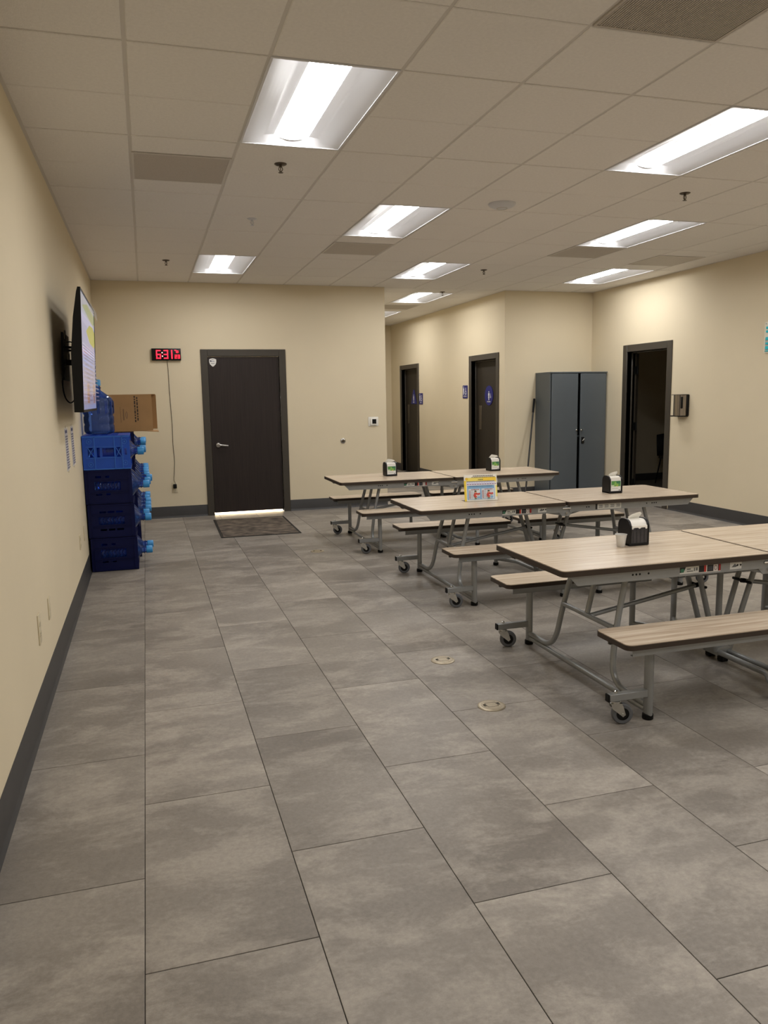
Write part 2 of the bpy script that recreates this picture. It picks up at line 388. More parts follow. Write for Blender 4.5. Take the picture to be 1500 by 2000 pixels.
mk('floor_sheet', lambda b: box(b, .9, YB+.004, -.0022, 2.8, 12.1, .001), M['floor'], floor)

# baseboards
def basebd(name, a, b_, nrm, label, h=.15):
    """rubber cove base from a to b_ on a wall whose inward normal is nrm"""
    a, b_, n = Vector(a), Vector(b_), Vector(nrm)
    prof = [(0, 0), (.016, 0), (.013, .006), (.007, .016), (.0045, .03), (.0045, h-.004), (.003, h), (0, h)]
    def f(bm):
        A = [bm.verts.new(a+n*p[0]+Vector((0, 0, p[1]))) for p in prof]; B = [bm.verts.new(b_+n*p[0]+Vector((0, 0, p[1]))) for p in prof]
        fs = [bm.faces.new((A[i], A[(i+1) % 8], B[(i+1) % 8], B[i])) for i in range(8)]+[bm.faces.new(A), bm.faces.new(B[::-1])]
        bmesh.ops.recalc_face_normals(bm, faces=fs)
    return struct(mk(name, f, M['base']), label, 'baseboard')
basebd('baseboard_left', (0, YN, 0), (0, YB, 0), (1, 0, 0), 'dark rubber base along the television wall', .168)
basebd('baseboard_back', (0, YB, 0), (1.276, YB, 0), (0, -1, 0), 'dark rubber base between the crates and the closed door')
basebd('baseboard_back.001', (2.385, YB, 0), (XC0, YB, 0), (0, -1, 0), 'dark rubber base right of the closed door under the thermostat')
basebd('baseboard_restroom', (XC1, YC, 0), (XC1, 10.75, 0), (-1, 0, 0), 'short dark rubber base beside the circle-sign door')
basebd('baseboard_restroom.001', (XC1, 11.86, 0), (XC1, 14.32, 0), (-1, 0, 0), 'dark rubber base between the two restroom doors')
basebd('baseboard_restroom.002', (XC1, 15.455, 0), (XC1, YE, 0), (-1, 0, 0), 'dark rubber base at the corridor end')
basebd('baseboard_corridor_end', (XC0, YE, 0), (XC1, YE, 0), (0, -1, 0), 'dark rubber base across the corridor end wall')
basebd('baseboard_alcove', (XC1, YC, 0), (XR, YC, 0), (0, -1, 0), 'dark rubber base behind the steel cabinet')
basebd('baseboard_right', (XR, YN, 0), (XR, 8.63, 0), (-1, 0, 0), 'dark rubber base along the right wall')
basebd('baseboard_right.001', (XR, 9.74, 0), (XR, YC, 0), (-1, 0, 0), 'dark rubber base between open doorway and cabinet')
basebd('baseboard_side_room', (XR+t, 11.76, 0), (10.3, 11.76, 0), (0, -1, 0), 'dark base in the unlit side room', .12)

# ceiling: deck above, grid of tees, drop tiles
ceil = struct(mk('ceiling', lambda b: box(b, -t, YN-t, H+.16, XR+t, YE+t, H+.22), M['wall']), 'suspended ceiling of off-white acoustic tiles in a metal grid', 'ceiling')
gx = [GX+i*2*FT for i in range(-1, 12)]
gy = [GY+i*4*FT for i in range(-6, 11)]
LIGHTS = [(1, 0), (5, 0), (3, 2), (1, 4), (7, 2), (5, 4), (9, 4), (9, 0), (3, -2), (7, -2), (1, -4), (5, -4), (9, -4)]
VENTS = {(0, 1): 'mid', (3, 3): 'mid', (3, -1): 'end', (7, 3): 'start', (9, 3): 'mid'}
CORR_X = (4.372, 4.982)
CORR_L = [(10.975, 12.194), (13.413, 14.632)]
CT = {}
def ctile(x0, x1, y0, y1, scored=True):
    g = .009
    x0, x1, y0, y1 = x0+g, x1-g, y0+g, y1-g
    if x1-x0 < .02 or y1-y0 < .02: return
    k = (round(x1-x0, 3), round(y1-y0, 3), scored)
    if k not in CT:
        b = bmesh.new(); a, c = k[0]/2, k[1]/2
        halves = [(-c, -.004), (.004, c)] if scored and c > .45 else [(-c, c)]
        e = .004
        for (p, q) in halves:
            V = [b.verts.new(v) for v in ((-a, p, .008), (a, p, .008), (a, q, .008), (-a, q, .008), (-a, p, .003), (a, p, .003), (a, q, .003), (-a, q, .003), (-a+e, p+e, 0), (a-e, p+e, 0), (a-e, q-e, 0), (-a+e, q-e, 0))]
            for i in range(4):
                j = (i+1) % 4; b.faces.new((V[j], V[i], V[4+i], V[4+j])); b.faces.new((V[4+j], V[4+i], V[8+i], V[8+j]))
            b.faces.new((V[11], V[10], V[9], V[8])); b.faces.new(V[0:4])
        box(b, -a, -c, .0065, a, c, .016)
        me = bpy.data.meshes.new('ceiling_tile'); b.to_mesh(me); b.free(); me.materials.append(M['ceil']); CT[k] = me
    obj('ceiling_tile', None, None, ceil, ((x0+x1)/2, (y0+y1)/2, H), mesh=CT[k])
def tee(x0, y0, x1, y1):
    hw = .012
    if x0 == x1: mk('grid_tee', lambda b: box(b, x0-hw, y0, H+.005, x0+hw, y1, H+.012), M['grid'], ceil)
    else: mk('grid_tee', lambda b: box(b, x0, y0-hw, H+.006, x1, y0+hw, H+.011), M['grid'], ceil)
for i in range(-1, 11):
    x0, x1 = max(0, GX+i*2*FT), min(XR, GX+(i+1)*2*FT)
    if i >= 0: tee(x0, YN, x0, YC if x0 > XC1 or x0 < XC0 else YC)
    for j in range(-6, 6):
        y0, y1 = max(YN, GY+j*4*FT), min(YC if x0 > 0 else YB, GY+(j+1)*4*FT)
        if y1-y0 < .03: continue
        if (i, j) in LIGHTS: continue
        v = VENTS.get((i, j))
        if v:
            s = {'mid': y0+FT, 'end': y0+2*FT-.61, 'start': y0}[v]
            if v == 'mid': ctile(x0, x1, y0, s, False); ctile(x0, x1, s+2*FT, y1, False)
            elif v == 'end': ctile(x0, x1, y0+2*FT, y1, False)
            else: ctile(x0, x1, s+2*FT, y1, False)
            continue
        ctile(x0, x1, y0, y1)
for j in range(-5, 6): tee(0, GY+j*4*FT, XR, GY+j*4*FT)
# corridor ceiling
cx = [XC0, CORR_X[0], CORR_X[1], XC1]
for a, b_ in zip(cx, cx[1:]):
    for y0, y1 in ((YC, 10.975), (10.975, 12.194), (12.194, 13.413), (13.413, 14.632), (14.632, 15.851), (15.851, YE)):
        if a == CORR_X[0] and (y0, y1) in CORR_L: continue
        if a == CORR_X[0] and y0 == 12.194:
            ctile(a, b_, y0, y0+FT, False); ctile(a, b_, y0+3*FT, y1, False); continue
        ctile(a, b_, y0, y1)
for x in CORR_X: tee(x, YC, x, YE)
for y in (10.975, 12.194, 13.413, 14.632, 15.851): tee(XC0, y, XC1, y)
# wall angles (ceiling trims)
def angle(name, x0, y0, x1, y1):
    struct(mk(name, lambda b: box(b, x0, y0, H-.002, x1, y1, H+.012), M['angle']), 'thin metal wall angle where the tiles meet the wall', 'trim')['group'] = 'ceiling wall angles'
angle('trim_1', 0, YN, .02, YB); angle('trim_2', 0, YB-.02, XC0, YB); angle('trim_3', XR-.02, YN, XR, YC); angle('trim_4', XC1, YC-.02, XR, YC); angle('trim_5', XC1-.02, YC, XC1, YE)

# ================================================================== DOORS
def hollow_frame(b, u0, u1, h, face, place, t0, t1, sill=0.):
    """three sided frame, opening u0..u1 x 0..h, face width"""
    for (a, c, e, f) in ((u0-face, sill, u0, h+face), (u1, sill, u1+face, h+face), (u0, h, u1, h+face)):
        p = [place(a, c, t0), place(e, f, t1)]
        lo_ = [min(p[0][k], p[1][k]) for k in range(3)]; hi = [max(p[0][k], p[1][k]) for k in range(3)]
        rbox(b, *lo_, *hi, r=.003, seg=1)
def lever(parent, loc, rotz=0, name='handle'):
    o = mk(name, lambda b: (lathe(b, [(.034, 0), (.034, .012), (.028, .02), (.014, .022), (.012, .05), (0.002, .052)], 20, Matrix.Rotation(PI/2, 4, 'X')),
                            tube(b, fillet([(0, -.048, 0), (.02, -.056, 0), (.06, -.056, -.004), (.125, -.05, -.012)], .02), .0095, 10, .012)), M['chrome'], parent, loc=loc, rot=(0, 0, rotz))
    return o
pY = lambda u, v, k: (u, k, v)
pX = lambda u, v, k: (k, u, v)
d = struct(empty('door_1', (0, 0, 0)), 'closed dark wood veneer door with silver lever and shield sticker', 'door')
mk('frame', lambda b: (hollow_frame(b, *D1, DH, .088, pY, YB-.016, YB+t+.01),), M['frame'], d)
mk('door_leaf', lambda b: rbox(b, D1[0]+.004, YB+.012, .030, D1[1]-.004, YB+.056, DH-.006, .0015, 1), M['door'], d)
lever(d, (1.452, YB+.012, .93))
for z in (.25, 1.05, 1.85): mk('hinge', lambda b: tube(b, [(D1[1]+.001, YB+.007, z-.05), (D1[1]+.001, YB+.007, z+.05)], .006, 8), M['frame'], d)
sh = [(0, .05), (.024, .046), (.045, .036), (.0455, .005), (.036, -.026), (.018, -.046), (0, -.058), (-.018, -.046), (-.036, -.026), (-.0455, .005), (-.045, .036), (-.024, .046)]
st = mk('shield_sticker', lambda b: prism(b, sh[::-1], 0, .0015, 'z'), M['sticker'], d, loc=(1.432, YB+.011, 2.005), rot=(PI/2, 0, 0))
printed('sticker_print', [(-.034, .004, -.014, .022, (104, 104, 116)), (-.036, .013, -.024, .024, (60, 60, 72)), (-.012, .006, .018, .017, (168, 170, 184)), (.012, .003, .03, .008, (180, 180, 186)), (-.016, .030, .013, .036, (150, 150, 146)), (-.022, -.020, .024, -.013, (130, 132, 132))], M['print'], st, loc=(0, 0, .0016))

def restroom_door(n, R, disc, word, label):
    d = struct(empty('door_%d' % n, (0, 0, 0)), label, 'door')
    h = 2.06
    mk('frame', lambda b: hollow_frame(b, R[0], R[1], h, .085, pX, XC1-.016, XC1+t+.02), M['frame'], d)
    mk('door_stop', lambda b: hollow_frame(b, R[0]+.02, R[1]-.02, h-.02, .02, pX, XC1+.06, XC1+.085), M['frame'], d)
    mk('door_leaf', lambda b: rbox(b, XC1+.086, R[0]+.004, .01, XC1+.13, R[1]-.004, h-.004, .002, 1), M['doorpaint'], d)
    mk('pull_plate', lambda b: rbox(b, XC1+.082, R[1]-.20, .98, XC1+.087, R[1]-.11, 1.36, .002, 1), M['plate'], d)
    cyy, cz = (R[0]+R[1])/2-.02, 1.515
    # local sign coords: x -> -Y, y -> Z, normal -> -X
    s = empty('door_sign', (XC1+.086, cyy, cz), (PI/2, 0, -PI/2)); s.parent = d
    outline = ell(0, 0, .152, .152, 32) if disc else [(-.165, -.14), (.165, -.14), (.012, .14), (-.012, .14)]
    mk('sign_plate', lambda b: prism(b, outline, 0, .008), M['signblue'], s)
    W = (238, 238, 242)
    oy = -.005 if disc else -.03
    fig = [(ell(0, oy+.062, .012, .012), W), ([(-.02, oy+.044), (-.028, oy-.005), (-.02, oy-.008), (-.014, oy+.02), (-.026, oy-.03), (-.013, oy-.03), (-.012, oy-.066), (-.002, oy-.066), (-.002, oy-.03), (.002, oy-.03), (.002, oy-.066), (.012, oy-.066), (.013, oy-.03), (.026, oy-.03), (.014, oy+.02), (.02, oy-.008), (.028, oy-.005), (.02, oy+.044)][::-1], W)]
    if disc: fig += [(ell(.064, oy+.03, .006, .006), W), ([(.058, oy+.02), (.068, oy+.02), (.07, oy+.0), (.086, oy-.02), (.08, oy-.026), (.066, oy-.008), (.058, oy-.008)][::-1], W), (ell(.066, oy-.022, .016, .012, 14), W), (ell(.066, oy-.021, .010, .007, 14), (14, 22, 112))]
    printed('sign_pictogram', fig, M['print'], s, loc=(0, 0, .0083))
    text('sign_word', word, .030, M['sticker'], s, (0, oy-.09 if disc else -.112, .0088), (0, 0, 0), 1.1)
    return d
restroom_door(2, R1, True, 'WOMEN', 'dark recessed restroom door with round blue sign')
restroom_door(3, R2, False, 'MEN', 'dark recessed restroom door with triangular blue sign')
def wall_sign(y, z, word, label):
    s = empty('restroom_wall_sign', (XC1-.001, y, z), (PI/2, 0, -PI/2))
    mk('plate', lambda b: prism(b, rrect(-.10, -.105, .10, .105, .012), 0, .006), M['signblue'], s)
    W = (232, 232, 240); B = (14, 22, 112)
    printed('pictogram', [(ell(-.056, .078, .013, .013), W), ([(-.08, .06), (-.032, .06), (-.036, -.0), (-.042, -.045), (-.07, -.045), (-.076, 0)], W),
                          (ell(.03, .058, .012, .012), W), ([(.02, .045), (.04, .045), (.044, .012), (.07, -.02), (.06, -.03), (.034, 0), (.02, 0)][::-1], W), (ell(.032, -.016, .036, .03, 16), W), (ell(.034, -.014, .024, .018, 16), B)], M['print'], s, loc=(0, 0, .0063))
    text('word', word, .034, M['sticker'], s, (0, -.072, .0068), (0, 0, 0))
    tag(s, label, 'sign')
wall_sign(12.035, 1.58, 'WOMEN', 'rectangular blue pictogram sign on the wall beside the round-sign door')
wall_sign(14.205, 1.475, 'MEN', 'rectangular blue pictogram sign on the wall beside the triangle-sign door')

d = struct(empty('door_4', (0, 0, 0)), 'open dark doorway into the unlit side room', 'door')
mk('frame', lambda b: hollow_frame(b, D4[0], D4[1], 2.08, .095, pX, XR-.016, XR+t+.03), M['frame'], d)
mk('door_stop', lambda b: hollow_frame(b, D4[0]+.018, D4[1]-.018, 2.062, .018, pX, XR+.06, XR+.08), M['frame'], d)
mk('door_leaf', lambda b: rbox(b, XR+t+.045, D4[1]+.04, .015, XR+t+.089, D4[1]+.93, 2.06, .002, 1), M['doorpaint'], d)
for z in (.25, 1.05, 1.83): mk('hinge', lambda b: (box(b, XR+t-.02, D4[1]-.008, z-.055, XR+t+.04, D4[1]-.004, z+.055), tube(b, [(XR+t+.037, D4[1]-.012, z-.055), (XR+t+.037, D4[1]-.012, z+.055)], .008, 8)), M['blackmat'], d)

# ================================================================== CEILING FITTINGS
def make_troffer():
    o = empty('ceiling_light', (0, 0, 0))
    W, Lh = 2*FT/2-.004, 4*FT/2-.004
    def refl(b):
        n = 8; prof = []
        for k in range(n+1):
            s = k/n; x = -W+.012+(W-.10-.012)*s; prof.append((x, .003+.046*math.sin(s*PI/2)**1.15))
        prof += [(-x, z) for x, z in prof[::-1]]
        yy = Lh-.05
        R = [[b.verts.new((x, y, z)) for x, z in prof] for y in (-yy, yy)]
        for i in range(len(prof)-1): b.faces.new((R[0][i], R[0][i+1], R[1][i+1], R[1][i]))
        for s in (-1, 1):            # curved end plates sloping down to the frame
            E = [b.verts.new((x*1.0, s*Lh*.99, .002)) for x, z in prof]; Q = R[0] if s < 0 else R[1]
            for i in range(len(prof)-1): b.faces.new((Q[i], E[i], E[i+1], Q[i+1]))
        bmesh.ops.recalc_face_normals(b, faces=b.faces)
    mk('reflector', refl, M['troffer'], o)
    mk('frame', lambda b: sheet(b, -W, W, -Lh, Lh, [(-W+.012, -Lh+.012, W-.012, Lh-.012)], lambda u, v, k: (u, v, k), 0, .006), M['troffer'], o)
    mk('housing', lambda b: box(b, -W, -Lh, .1, W, Lh, .11), M['troffer'], o)
    def lens(b):
        n = 12; y0 = Lh-.045
        P = [(x, .049-.020*(1-(x/.102)**2)) for x in [-.102+.204*k/n for k in range(n+1)]]
        R = [[b.verts.new((x, y, z)) for x, z in P] for y in (-y0, y0)]
        for i in range(n): b.faces.new((R[0][i], R[0][i+1], R[1][i+1], R[1][i]))
        bmesh.ops.recalc_face_normals(b, faces=b.faces)
    mk('diffuser', lens, M['lens'], o)
    for s in (-1, 1):
        P = [(x, .050-.024*(1-(x/.104)**2)) for x in [-.104+.208*k/12 for k in range(13)]]
        y0 = s*(Lh-.045); mk('end_cap', lambda b: prism(b, P, min(y0, y0+s*.006), max(y0, y0+s*.006), 'y'), M['troffer'], o)
    return o
LL = {(1, 0): 'lit recessed ceiling light between the grey square vent and the ribbed return grille', (5, 0): 'lit recessed ceiling light above the table with the plastic cup', (3, 2): 'lit recessed ceiling light beside the small grey vent and round white access point',
      (1, 4): 'lit recessed ceiling light in front of the closed dark door', (7, 2): 'lit recessed ceiling light touching a grey vent over the table by the right wall', (5, 4): 'lit recessed ceiling light at the mouth of the restroom corridor',
      (9, 4): 'lit recessed ceiling light by the right wall above the open doorway', (9, 0): 'lit recessed ceiling light by the right wall away from the doorway'}
tr = make_troffer(); first = True
spots = [((GX+(i+.5)*2*FT, GY+(j+.5)*4*FT), LL.get((i, j), 'lit recessed ceiling light in the part of the room behind the viewer')) for i, j in LIGHTS]
spots += [((sum(CORR_X)/2, sum(CORR_L[0])/2), 'lit recessed ceiling light inside the corridor near its mouth'), ((sum(CORR_X)/2, sum(CORR_L[1])/2), 'lit recessed ceiling light deep inside the corridor')]
for (x, y), lab in spots:
    o = tr if first else copy_tree(tr); first = False
    o.location = (x, y, H); tag(o, lab, 'ceiling light', 'recessed troffer lights')
    if y < 3 or (x > 6 and y < 6):            # the grid's staggered lamp pattern carried on outside the picture
        o.name = 'ceiling_light_offscreen'
        for c in o.children:
            if c.name.startswith('diffuser'): c.name = 'diffuser_offscreen'

def vent(x0, y0, label, ribbed=False):
    s = 2*FT-.012; o = empty('ceiling_vent', (x0+FT, y0+FT, H)); a = s/2
    mk('vent_frame', lambda b: sheet(b, -a, a, -a, a, [(-a+.012, -a+.012, a-.012, a-.012)], lambda u, v, k: (u, v, k), -.003, .006), M['grid'] if not ribbed else M['vent'], o)
    if ribbed:
        mk('vent_back', lambda b: box(b, -a, -a, .016, a, a, .02), M['ventdark'], o)
        def slats(b):
            n = 52
            for k in range(n):
                x = -a+.014+(2*a-.028)*(k+.5)/n; box(b, x-.0032, -a+.012, -.001, x+.0032, a-.012, .014)
        q = mk('louvre_slats', slats, M['vent'], o, smooth=False); q['kind'] = 'stuff'
    else: mk('perforated_panel', lambda b: box(b, -a+.012, -a+.012, -.001, a-.012, a-.012, .004), M['vent'], o)
    tag(o, label, 'vent')
vent(GX, GY+4*FT+FT, 'plain grey square ceiling vent nearest the television wall')
vent(GX+6*FT, GY+12*FT+FT, 'plain grey square ceiling vent behind the light beside the access point')
vent(GX+6*FT, GY-2*FT-.61+.61-2*FT, 'ribbed brown-grey square return grille in the ceiling', True)
vent(GX+14*FT, GY+12*FT, 'plain grey square ceiling vent against the light over the table by the right wall')
vent(GX+18*FT, GY+12*FT+FT, 'plain grey square ceiling vent closest to the right wall')
vent(CORR_X[0], 12.194+FT, 'plain grey square ceiling vent between the two corridor lights')

def sprinkler(x, y, label, white=False, drop=.03):
    m = M['acc'] if white else M['dullmetal']
    o = empty('fire_sprinkler', (x, y, H))
    mk('escutcheon', lambda b: lathe(b, [(.04, 0), (.04, -.003), (.03, -.009), (.014, -.011)], 20), m, o)
    mk('frame_arms', lambda b: (tube(b, [(0, 0, -.008), (0, 0, -.022)], .009, 8), tube(b, [(-.009, 0, -.02), (-.013, 0, -.034), (-.002, 0, -.052)], .0028, 6), tube(b, [(.009, 0, -.02), (.013, 0, -.034), (.002, 0, -.052)], .0028, 6), tube(b, [(0, 0, -.02), (0, 0, -.05)], .003, 6)), m, o)
    mk('deflector', lambda b: lathe(b, [(.004, -.05), (.016, -.053), (.016, -.055), (.003, -.056)], 14), m, o)
    tag(o, label, 'sprinkler', 'ceiling sprinklers')
sprinkler(1.476, 5.225, 'small dark fire sprinkler beside the grey square vent by the television wall')
sprinkler(1.498, 6.80, 'pale flush fire sprinkler between the dark sprinkler and the door light', True)
sprinkler(.861, 8.94, 'small dark fire sprinkler beside the light in front of the closed door')
sprinkler(4.529, 8.904, 'small dark fire sprinkler beside the light at the corridor mouth')
sprinkler(4.552, 5.259, 'small dark fire sprinkler behind the light over the table with the cup')
sprinkler(4.75, 10.85, 'small dark fire sprinkler just inside the corridor')
o = empty('access_point', (3.33, 5.87, H))
mk('dome', lambda b: lathe(b, [(.108, 0), (.108, -.008), (.10, -.018), (.075, -.03), (.04, -.037), (.005, -.038)], 32), M['acc'], o)
mk('status_ring', lambda b: lathe(b, [(.042, -.0362), (.042, -.0385), (.038, -.0388), (.038, -.036)], 32, cap=False), M['vent'], o)
mk('port_notch', lambda b: box(b, .04, .088, -.012, .066, .112, -.001), M['blackmat'], o)
tag(o, 'round white wireless access point on the ceiling', 'access point')

# ================================================================== WALL FITTINGS
def outlet_plate(name, loc, rot, label, duplex=True, w=.072, h=.118):
    o = empty(name, loc, rot)       # local x right, y up, z out of wall
    mk('cover_plate', lambda b: rbox(b, -w/2, -h/2, 0, w/2, h/2, .006, .003, 2), M['ivory'], o)
    if duplex:
        for s in (-1, 1):
            q = mk('socket', lambda b: prism(b, rrect(-.017, s*.026-.014, .017, s*.026+.014, .009), .004, .008), M['ivory'], o)
            mk('slots', lambda b: (box(b, -.008, s*.026-.002, .0078, -.006, s*.026+.007, .0083), box(b, .006, s*.026-.002, .0078, .008, s*.026+.007, .0083), lathe(b, [(.0025, 0), (.0025, .0004)], 8, Matrix.Translation((0, s*.026-.008, .008)))), M['blackmat'], q)
    else: mk('jack', lambda b: rbox(b, -.012, -.016, .005, .012, .016, .008, .001, 1), M['ivory'], o)
    tag(o, label, 'wall outlet'); return o
LW = (PI/2, 0, PI/2)
outlet_plate('wall_outlet', (0, 4.02, .43), LW, 'ivory duplex outlet low on the left wall, farthest from the crates', h=.15)
outlet_plate('data_plate', (0, 4.43, .43), LW, 'ivory blank-faced plate low on the left wall beside the duplex outlet', False)
outlet_plate('wall_outlet', (0, 6.55, .42), LW, 'ivory duplex outlet low on the left wall close to the crates')
outlet_plate('data_plate', (0, 6.98, .42), LW, 'ivory plate low on the left wall touching the crate shadow', False)
outlet_plate('wall_outlet', (.871, YB, .397), (PI/2, 0, 0), 'ivory outlet under the red clock with a black plug in it', h=.135)
# clock
ck = empty('digital_clock', (.854, YB-.0, 2.102), (PI/2, 0, 0))
mk('case', lambda b: rbox(b, -.18, -.075, .001, .18, .075, .04, .004, 2), M['black'], ck)
def digit(bm, s, x, y, w_, h_, th):
    seg = {'a': (x, y+h_/2, x+w_, y+h_/2), 'd': (x, y-h_/2, x+w_, y-h_/2), 'g': (x, y, x+w_, y), 'f': (x, y, x, y+h_/2), 'b': (x+w_, y, x+w_, y+h_/2), 'e': (x, y-h_/2, x, y), 'c': (x+w_, y-h_/2, x+w_, y)}
    for k in s:
        x0, y0, x1, y1 = seg[k]; box(bm, min(x0, x1)-th, min(y0, y1)-th, .0395, max(x0, x1)+th, max(y0, y1)+th, .0405)
mk('time_digits', lambda b: (digit(b, 'afgedc', -.118, 0, .044, .095, .0065), digit(b, 'abgcd', -.026, 0, .042, .095, .0065), digit(b, 'bc', .02, 0, .048, .095, .0075)), M['clockred'], ck, smooth=False)
mk('small_digits', lambda b: (digit(b, 'abged', .106, -.028, .02, .038, .0042), digit(b, 'abgcd', .142, -.028, .02, .038, .0042), box(b, .102, .046, .0395, .126, .056, .0405), digit(b, 'abgf', .126, .024, .018, .036, .0038)), M['clockred'], ck, smooth=False)
for px, py in ((-.050, .022), (-.048, -.022)): mk('colon_dot', lambda b: lathe(b, [(.008, 0), (.008, .0012)], 14, Matrix.Translation((px, py, .0395))), M['clockhot'], ck)
tag(ck, 'black digital wall clock with red numerals reading 6:31', 'clock')
pts = [(.86, YB-.012, 2.03), (.867, YB-.006, 1.9), (.868, YB-.005, 1.7), (.872, YB-.007, 1.5), (.879, YB-.005, 1.2), (.876, YB-.005, .95), (.884, YB-.006, .75), (.872, YB-.008, .6), (.864, YB-.014, .5), (.878, YB-.03, .455), (.876, YB-.04, .435)]
def smooth_path(p, n=6):
    p = [Vector(q) for q in p]; out = []
    for i in range(len(p)-1):
        a, b_, c, e = p[max(0, i-1)], p[i], p[i+1], p[min(len(p)-1, i+2)]
        for k in range(n):
            s = k/n; out.append(.5*((2*b_)+(c-a)*s+(2*a-5*b_+4*c-e)*s*s+(3*b_-a-3*c+e)*s**3))
    return out+[p[-1]]
cp = empty('clock_power_cord', (.871, YB, .42))
mk('cord', lambda b: tube(b, [Vector(q)-Vector((.871, YB, .42)) for q in smooth_path(pts)], .0032, 6), M['cord'], cp)
mk('plug', lambda b: rbox(b, -.022, -.045, -.032, .022, -.006, .022, .006, 2), M['blackmat'], cp)
tag(cp, 'thin dark cord hanging from the clock to a black plug', 'cord')
# thermostat
o = empty('thermostat', (3.583, YB, 1.187), (PI/2, 0, 0))
mk('back_plate', lambda b: rbox(b, -.073, -.064, 0, .073, .064, .008, .007, 2), M['white'], o)
mk('body', lambda b: rbox(b, -.048, -.05, .007, .045, .045, .028, .006, 2), M['white'], o)
mk('display', lambda b: box(b, -.022, -.032, .0275, .036, .032, .0286), M['blackmat'], o)
tag(o, 'white square thermostat with dark display near the wall corner', 'thermostat')
o = empty('door_bumper', (3.144, YB, .931), (PI/2, 0, 0))
mk('rosette', lambda b: lathe(b, [(.036, 0), (.036, .004), (.03, .009), (.02, .011)], 24), M['chrome'], o)
mk('rubber_tip', lambda b: lathe(b, [(.02, .01), (.02, .022), (.012, .026), (.004, .024)], 20), M['dullmetal'], o)
tag(o, 'small round metal door bumper on the wall below the thermostat', 'door stop')
# towel dispenser on right wall
o = empty('paper_towel_dispenser', (XR, 8.405, 1.355), (PI/2, 0, -PI/2))   # local x towards the viewer, y up, z out of the wall
def cover(b):
    n = 12; P = [(-.105, 0)]+[(-.105*math.cos(PI*k/n), .035+.075*math.sin(PI*k/n)) for k in range(n+1)]+[(.105, 0)]
    prism(b, P, -.13, .128, 'y')
mk('cover', lambda b: cover(b), M['brushedv'], o, ang=50)
mk('window_slot', lambda b: rbox(b, .068, -.04, .03, .09, .105, .094, .006, 2), M['blackmat'], o)
mk('side_seam', lambda b: box(b, .060, -.128, .05, .063, .126, .0995), M['blackmat'], o)
mk('base_tray', lambda b: rbox(b, -.107, -.142, 0, .107, -.128, .108, .004, 2), M['blackmat'], o)
mk('top_rim', lambda b: rbox(b, -.107, .127, 0, .107, .134, .10, .003, 1), M['blackmat'], o)
mk('back_plate', lambda b: rbox(b, -.09, -.13, 0, .118, .13, .035, .004, 1), M['blackmat'], o)
tag(o, 'brushed steel paper towel dispenser beside the open doorway', 'towel dispenser')
# clear acrylic sign at the right edge of the view
o = empty('acrylic_sign', (XR, 6.78, 2.085), (PI/2, 0, -PI/2))
mk('sign_panel', lambda b: prism(b, rrect(-.30, -.165, .30, .165, .015), .012, .017), M['sand'], o)
mk('lower_band', lambda b: prism(b, rrect(-.285, -.155, .285, -.005, .004), .0172, .0178), M['vent'], o)
mk('teal_lettering', lambda b: [rbox(b, -.275+.14*c, y, .017, -.275+.14*c+.10, y+hh, .026, .004, 1) for c in range(4) for y, hh in ((.088, .026), (.05, .024), (-.03, .034), (-.075, .022), (-.128, .036), (-.15, .012))], M['cyan'], o)
for sx in (-1, 1):
    for sy in (-1, 1): mk('standoff', lambda b: lathe(b, [(.008, 0), (.008, .02)], 10, Matrix.Translation((sx*.28, sy*.145, 0))), M['chrome'], o)
tag(o, 'pale sign plate with bright teal lettering on the right wall', 'sign')
# papers on left wall
rnd = random.Random(3)
def paper(y, z, label, w_=.21, h_=.31):
    o = empty('paper_notice', (.0005, y, z), LW)
    mk('sheet', lambda b: box(b, -w_/2, -h_/2, 0, w_/2, h_/2, .0012), M['print'] if False else M['sticker'], o)
    R = [(-w_/2+.008, -h_/2+.008, w_/2-.008, h_/2-.008, (200, 196, 200)), (-.07, h_/2-.04, .07, h_/2-.018, (70, 74, 110))]
    for k in range(13): R += words(-w_/2+.02, w_/2-.02, h_/2-.068-.0185*k, .008, (92, 92, 118), rnd)
    printed('notice_print', R, M['print'], o, loc=(0, 0, .0014))
    mk('tape', lambda b: (box(b, -.03, h_/2-.01, .001, .03, h_/2+.012, .0018), box(b, -.02, -h_/2-.014, .001, .03, -h_/2+.008, .0018)), M['ivory'], o)
    tag(o, label, 'paper')
paper(6.085, 1.185, 'printed white notice taped to the left wall, farther from the crates')
paper(6.553, 1.185, 'printed white notice taped to the left wall, closer to the crates')

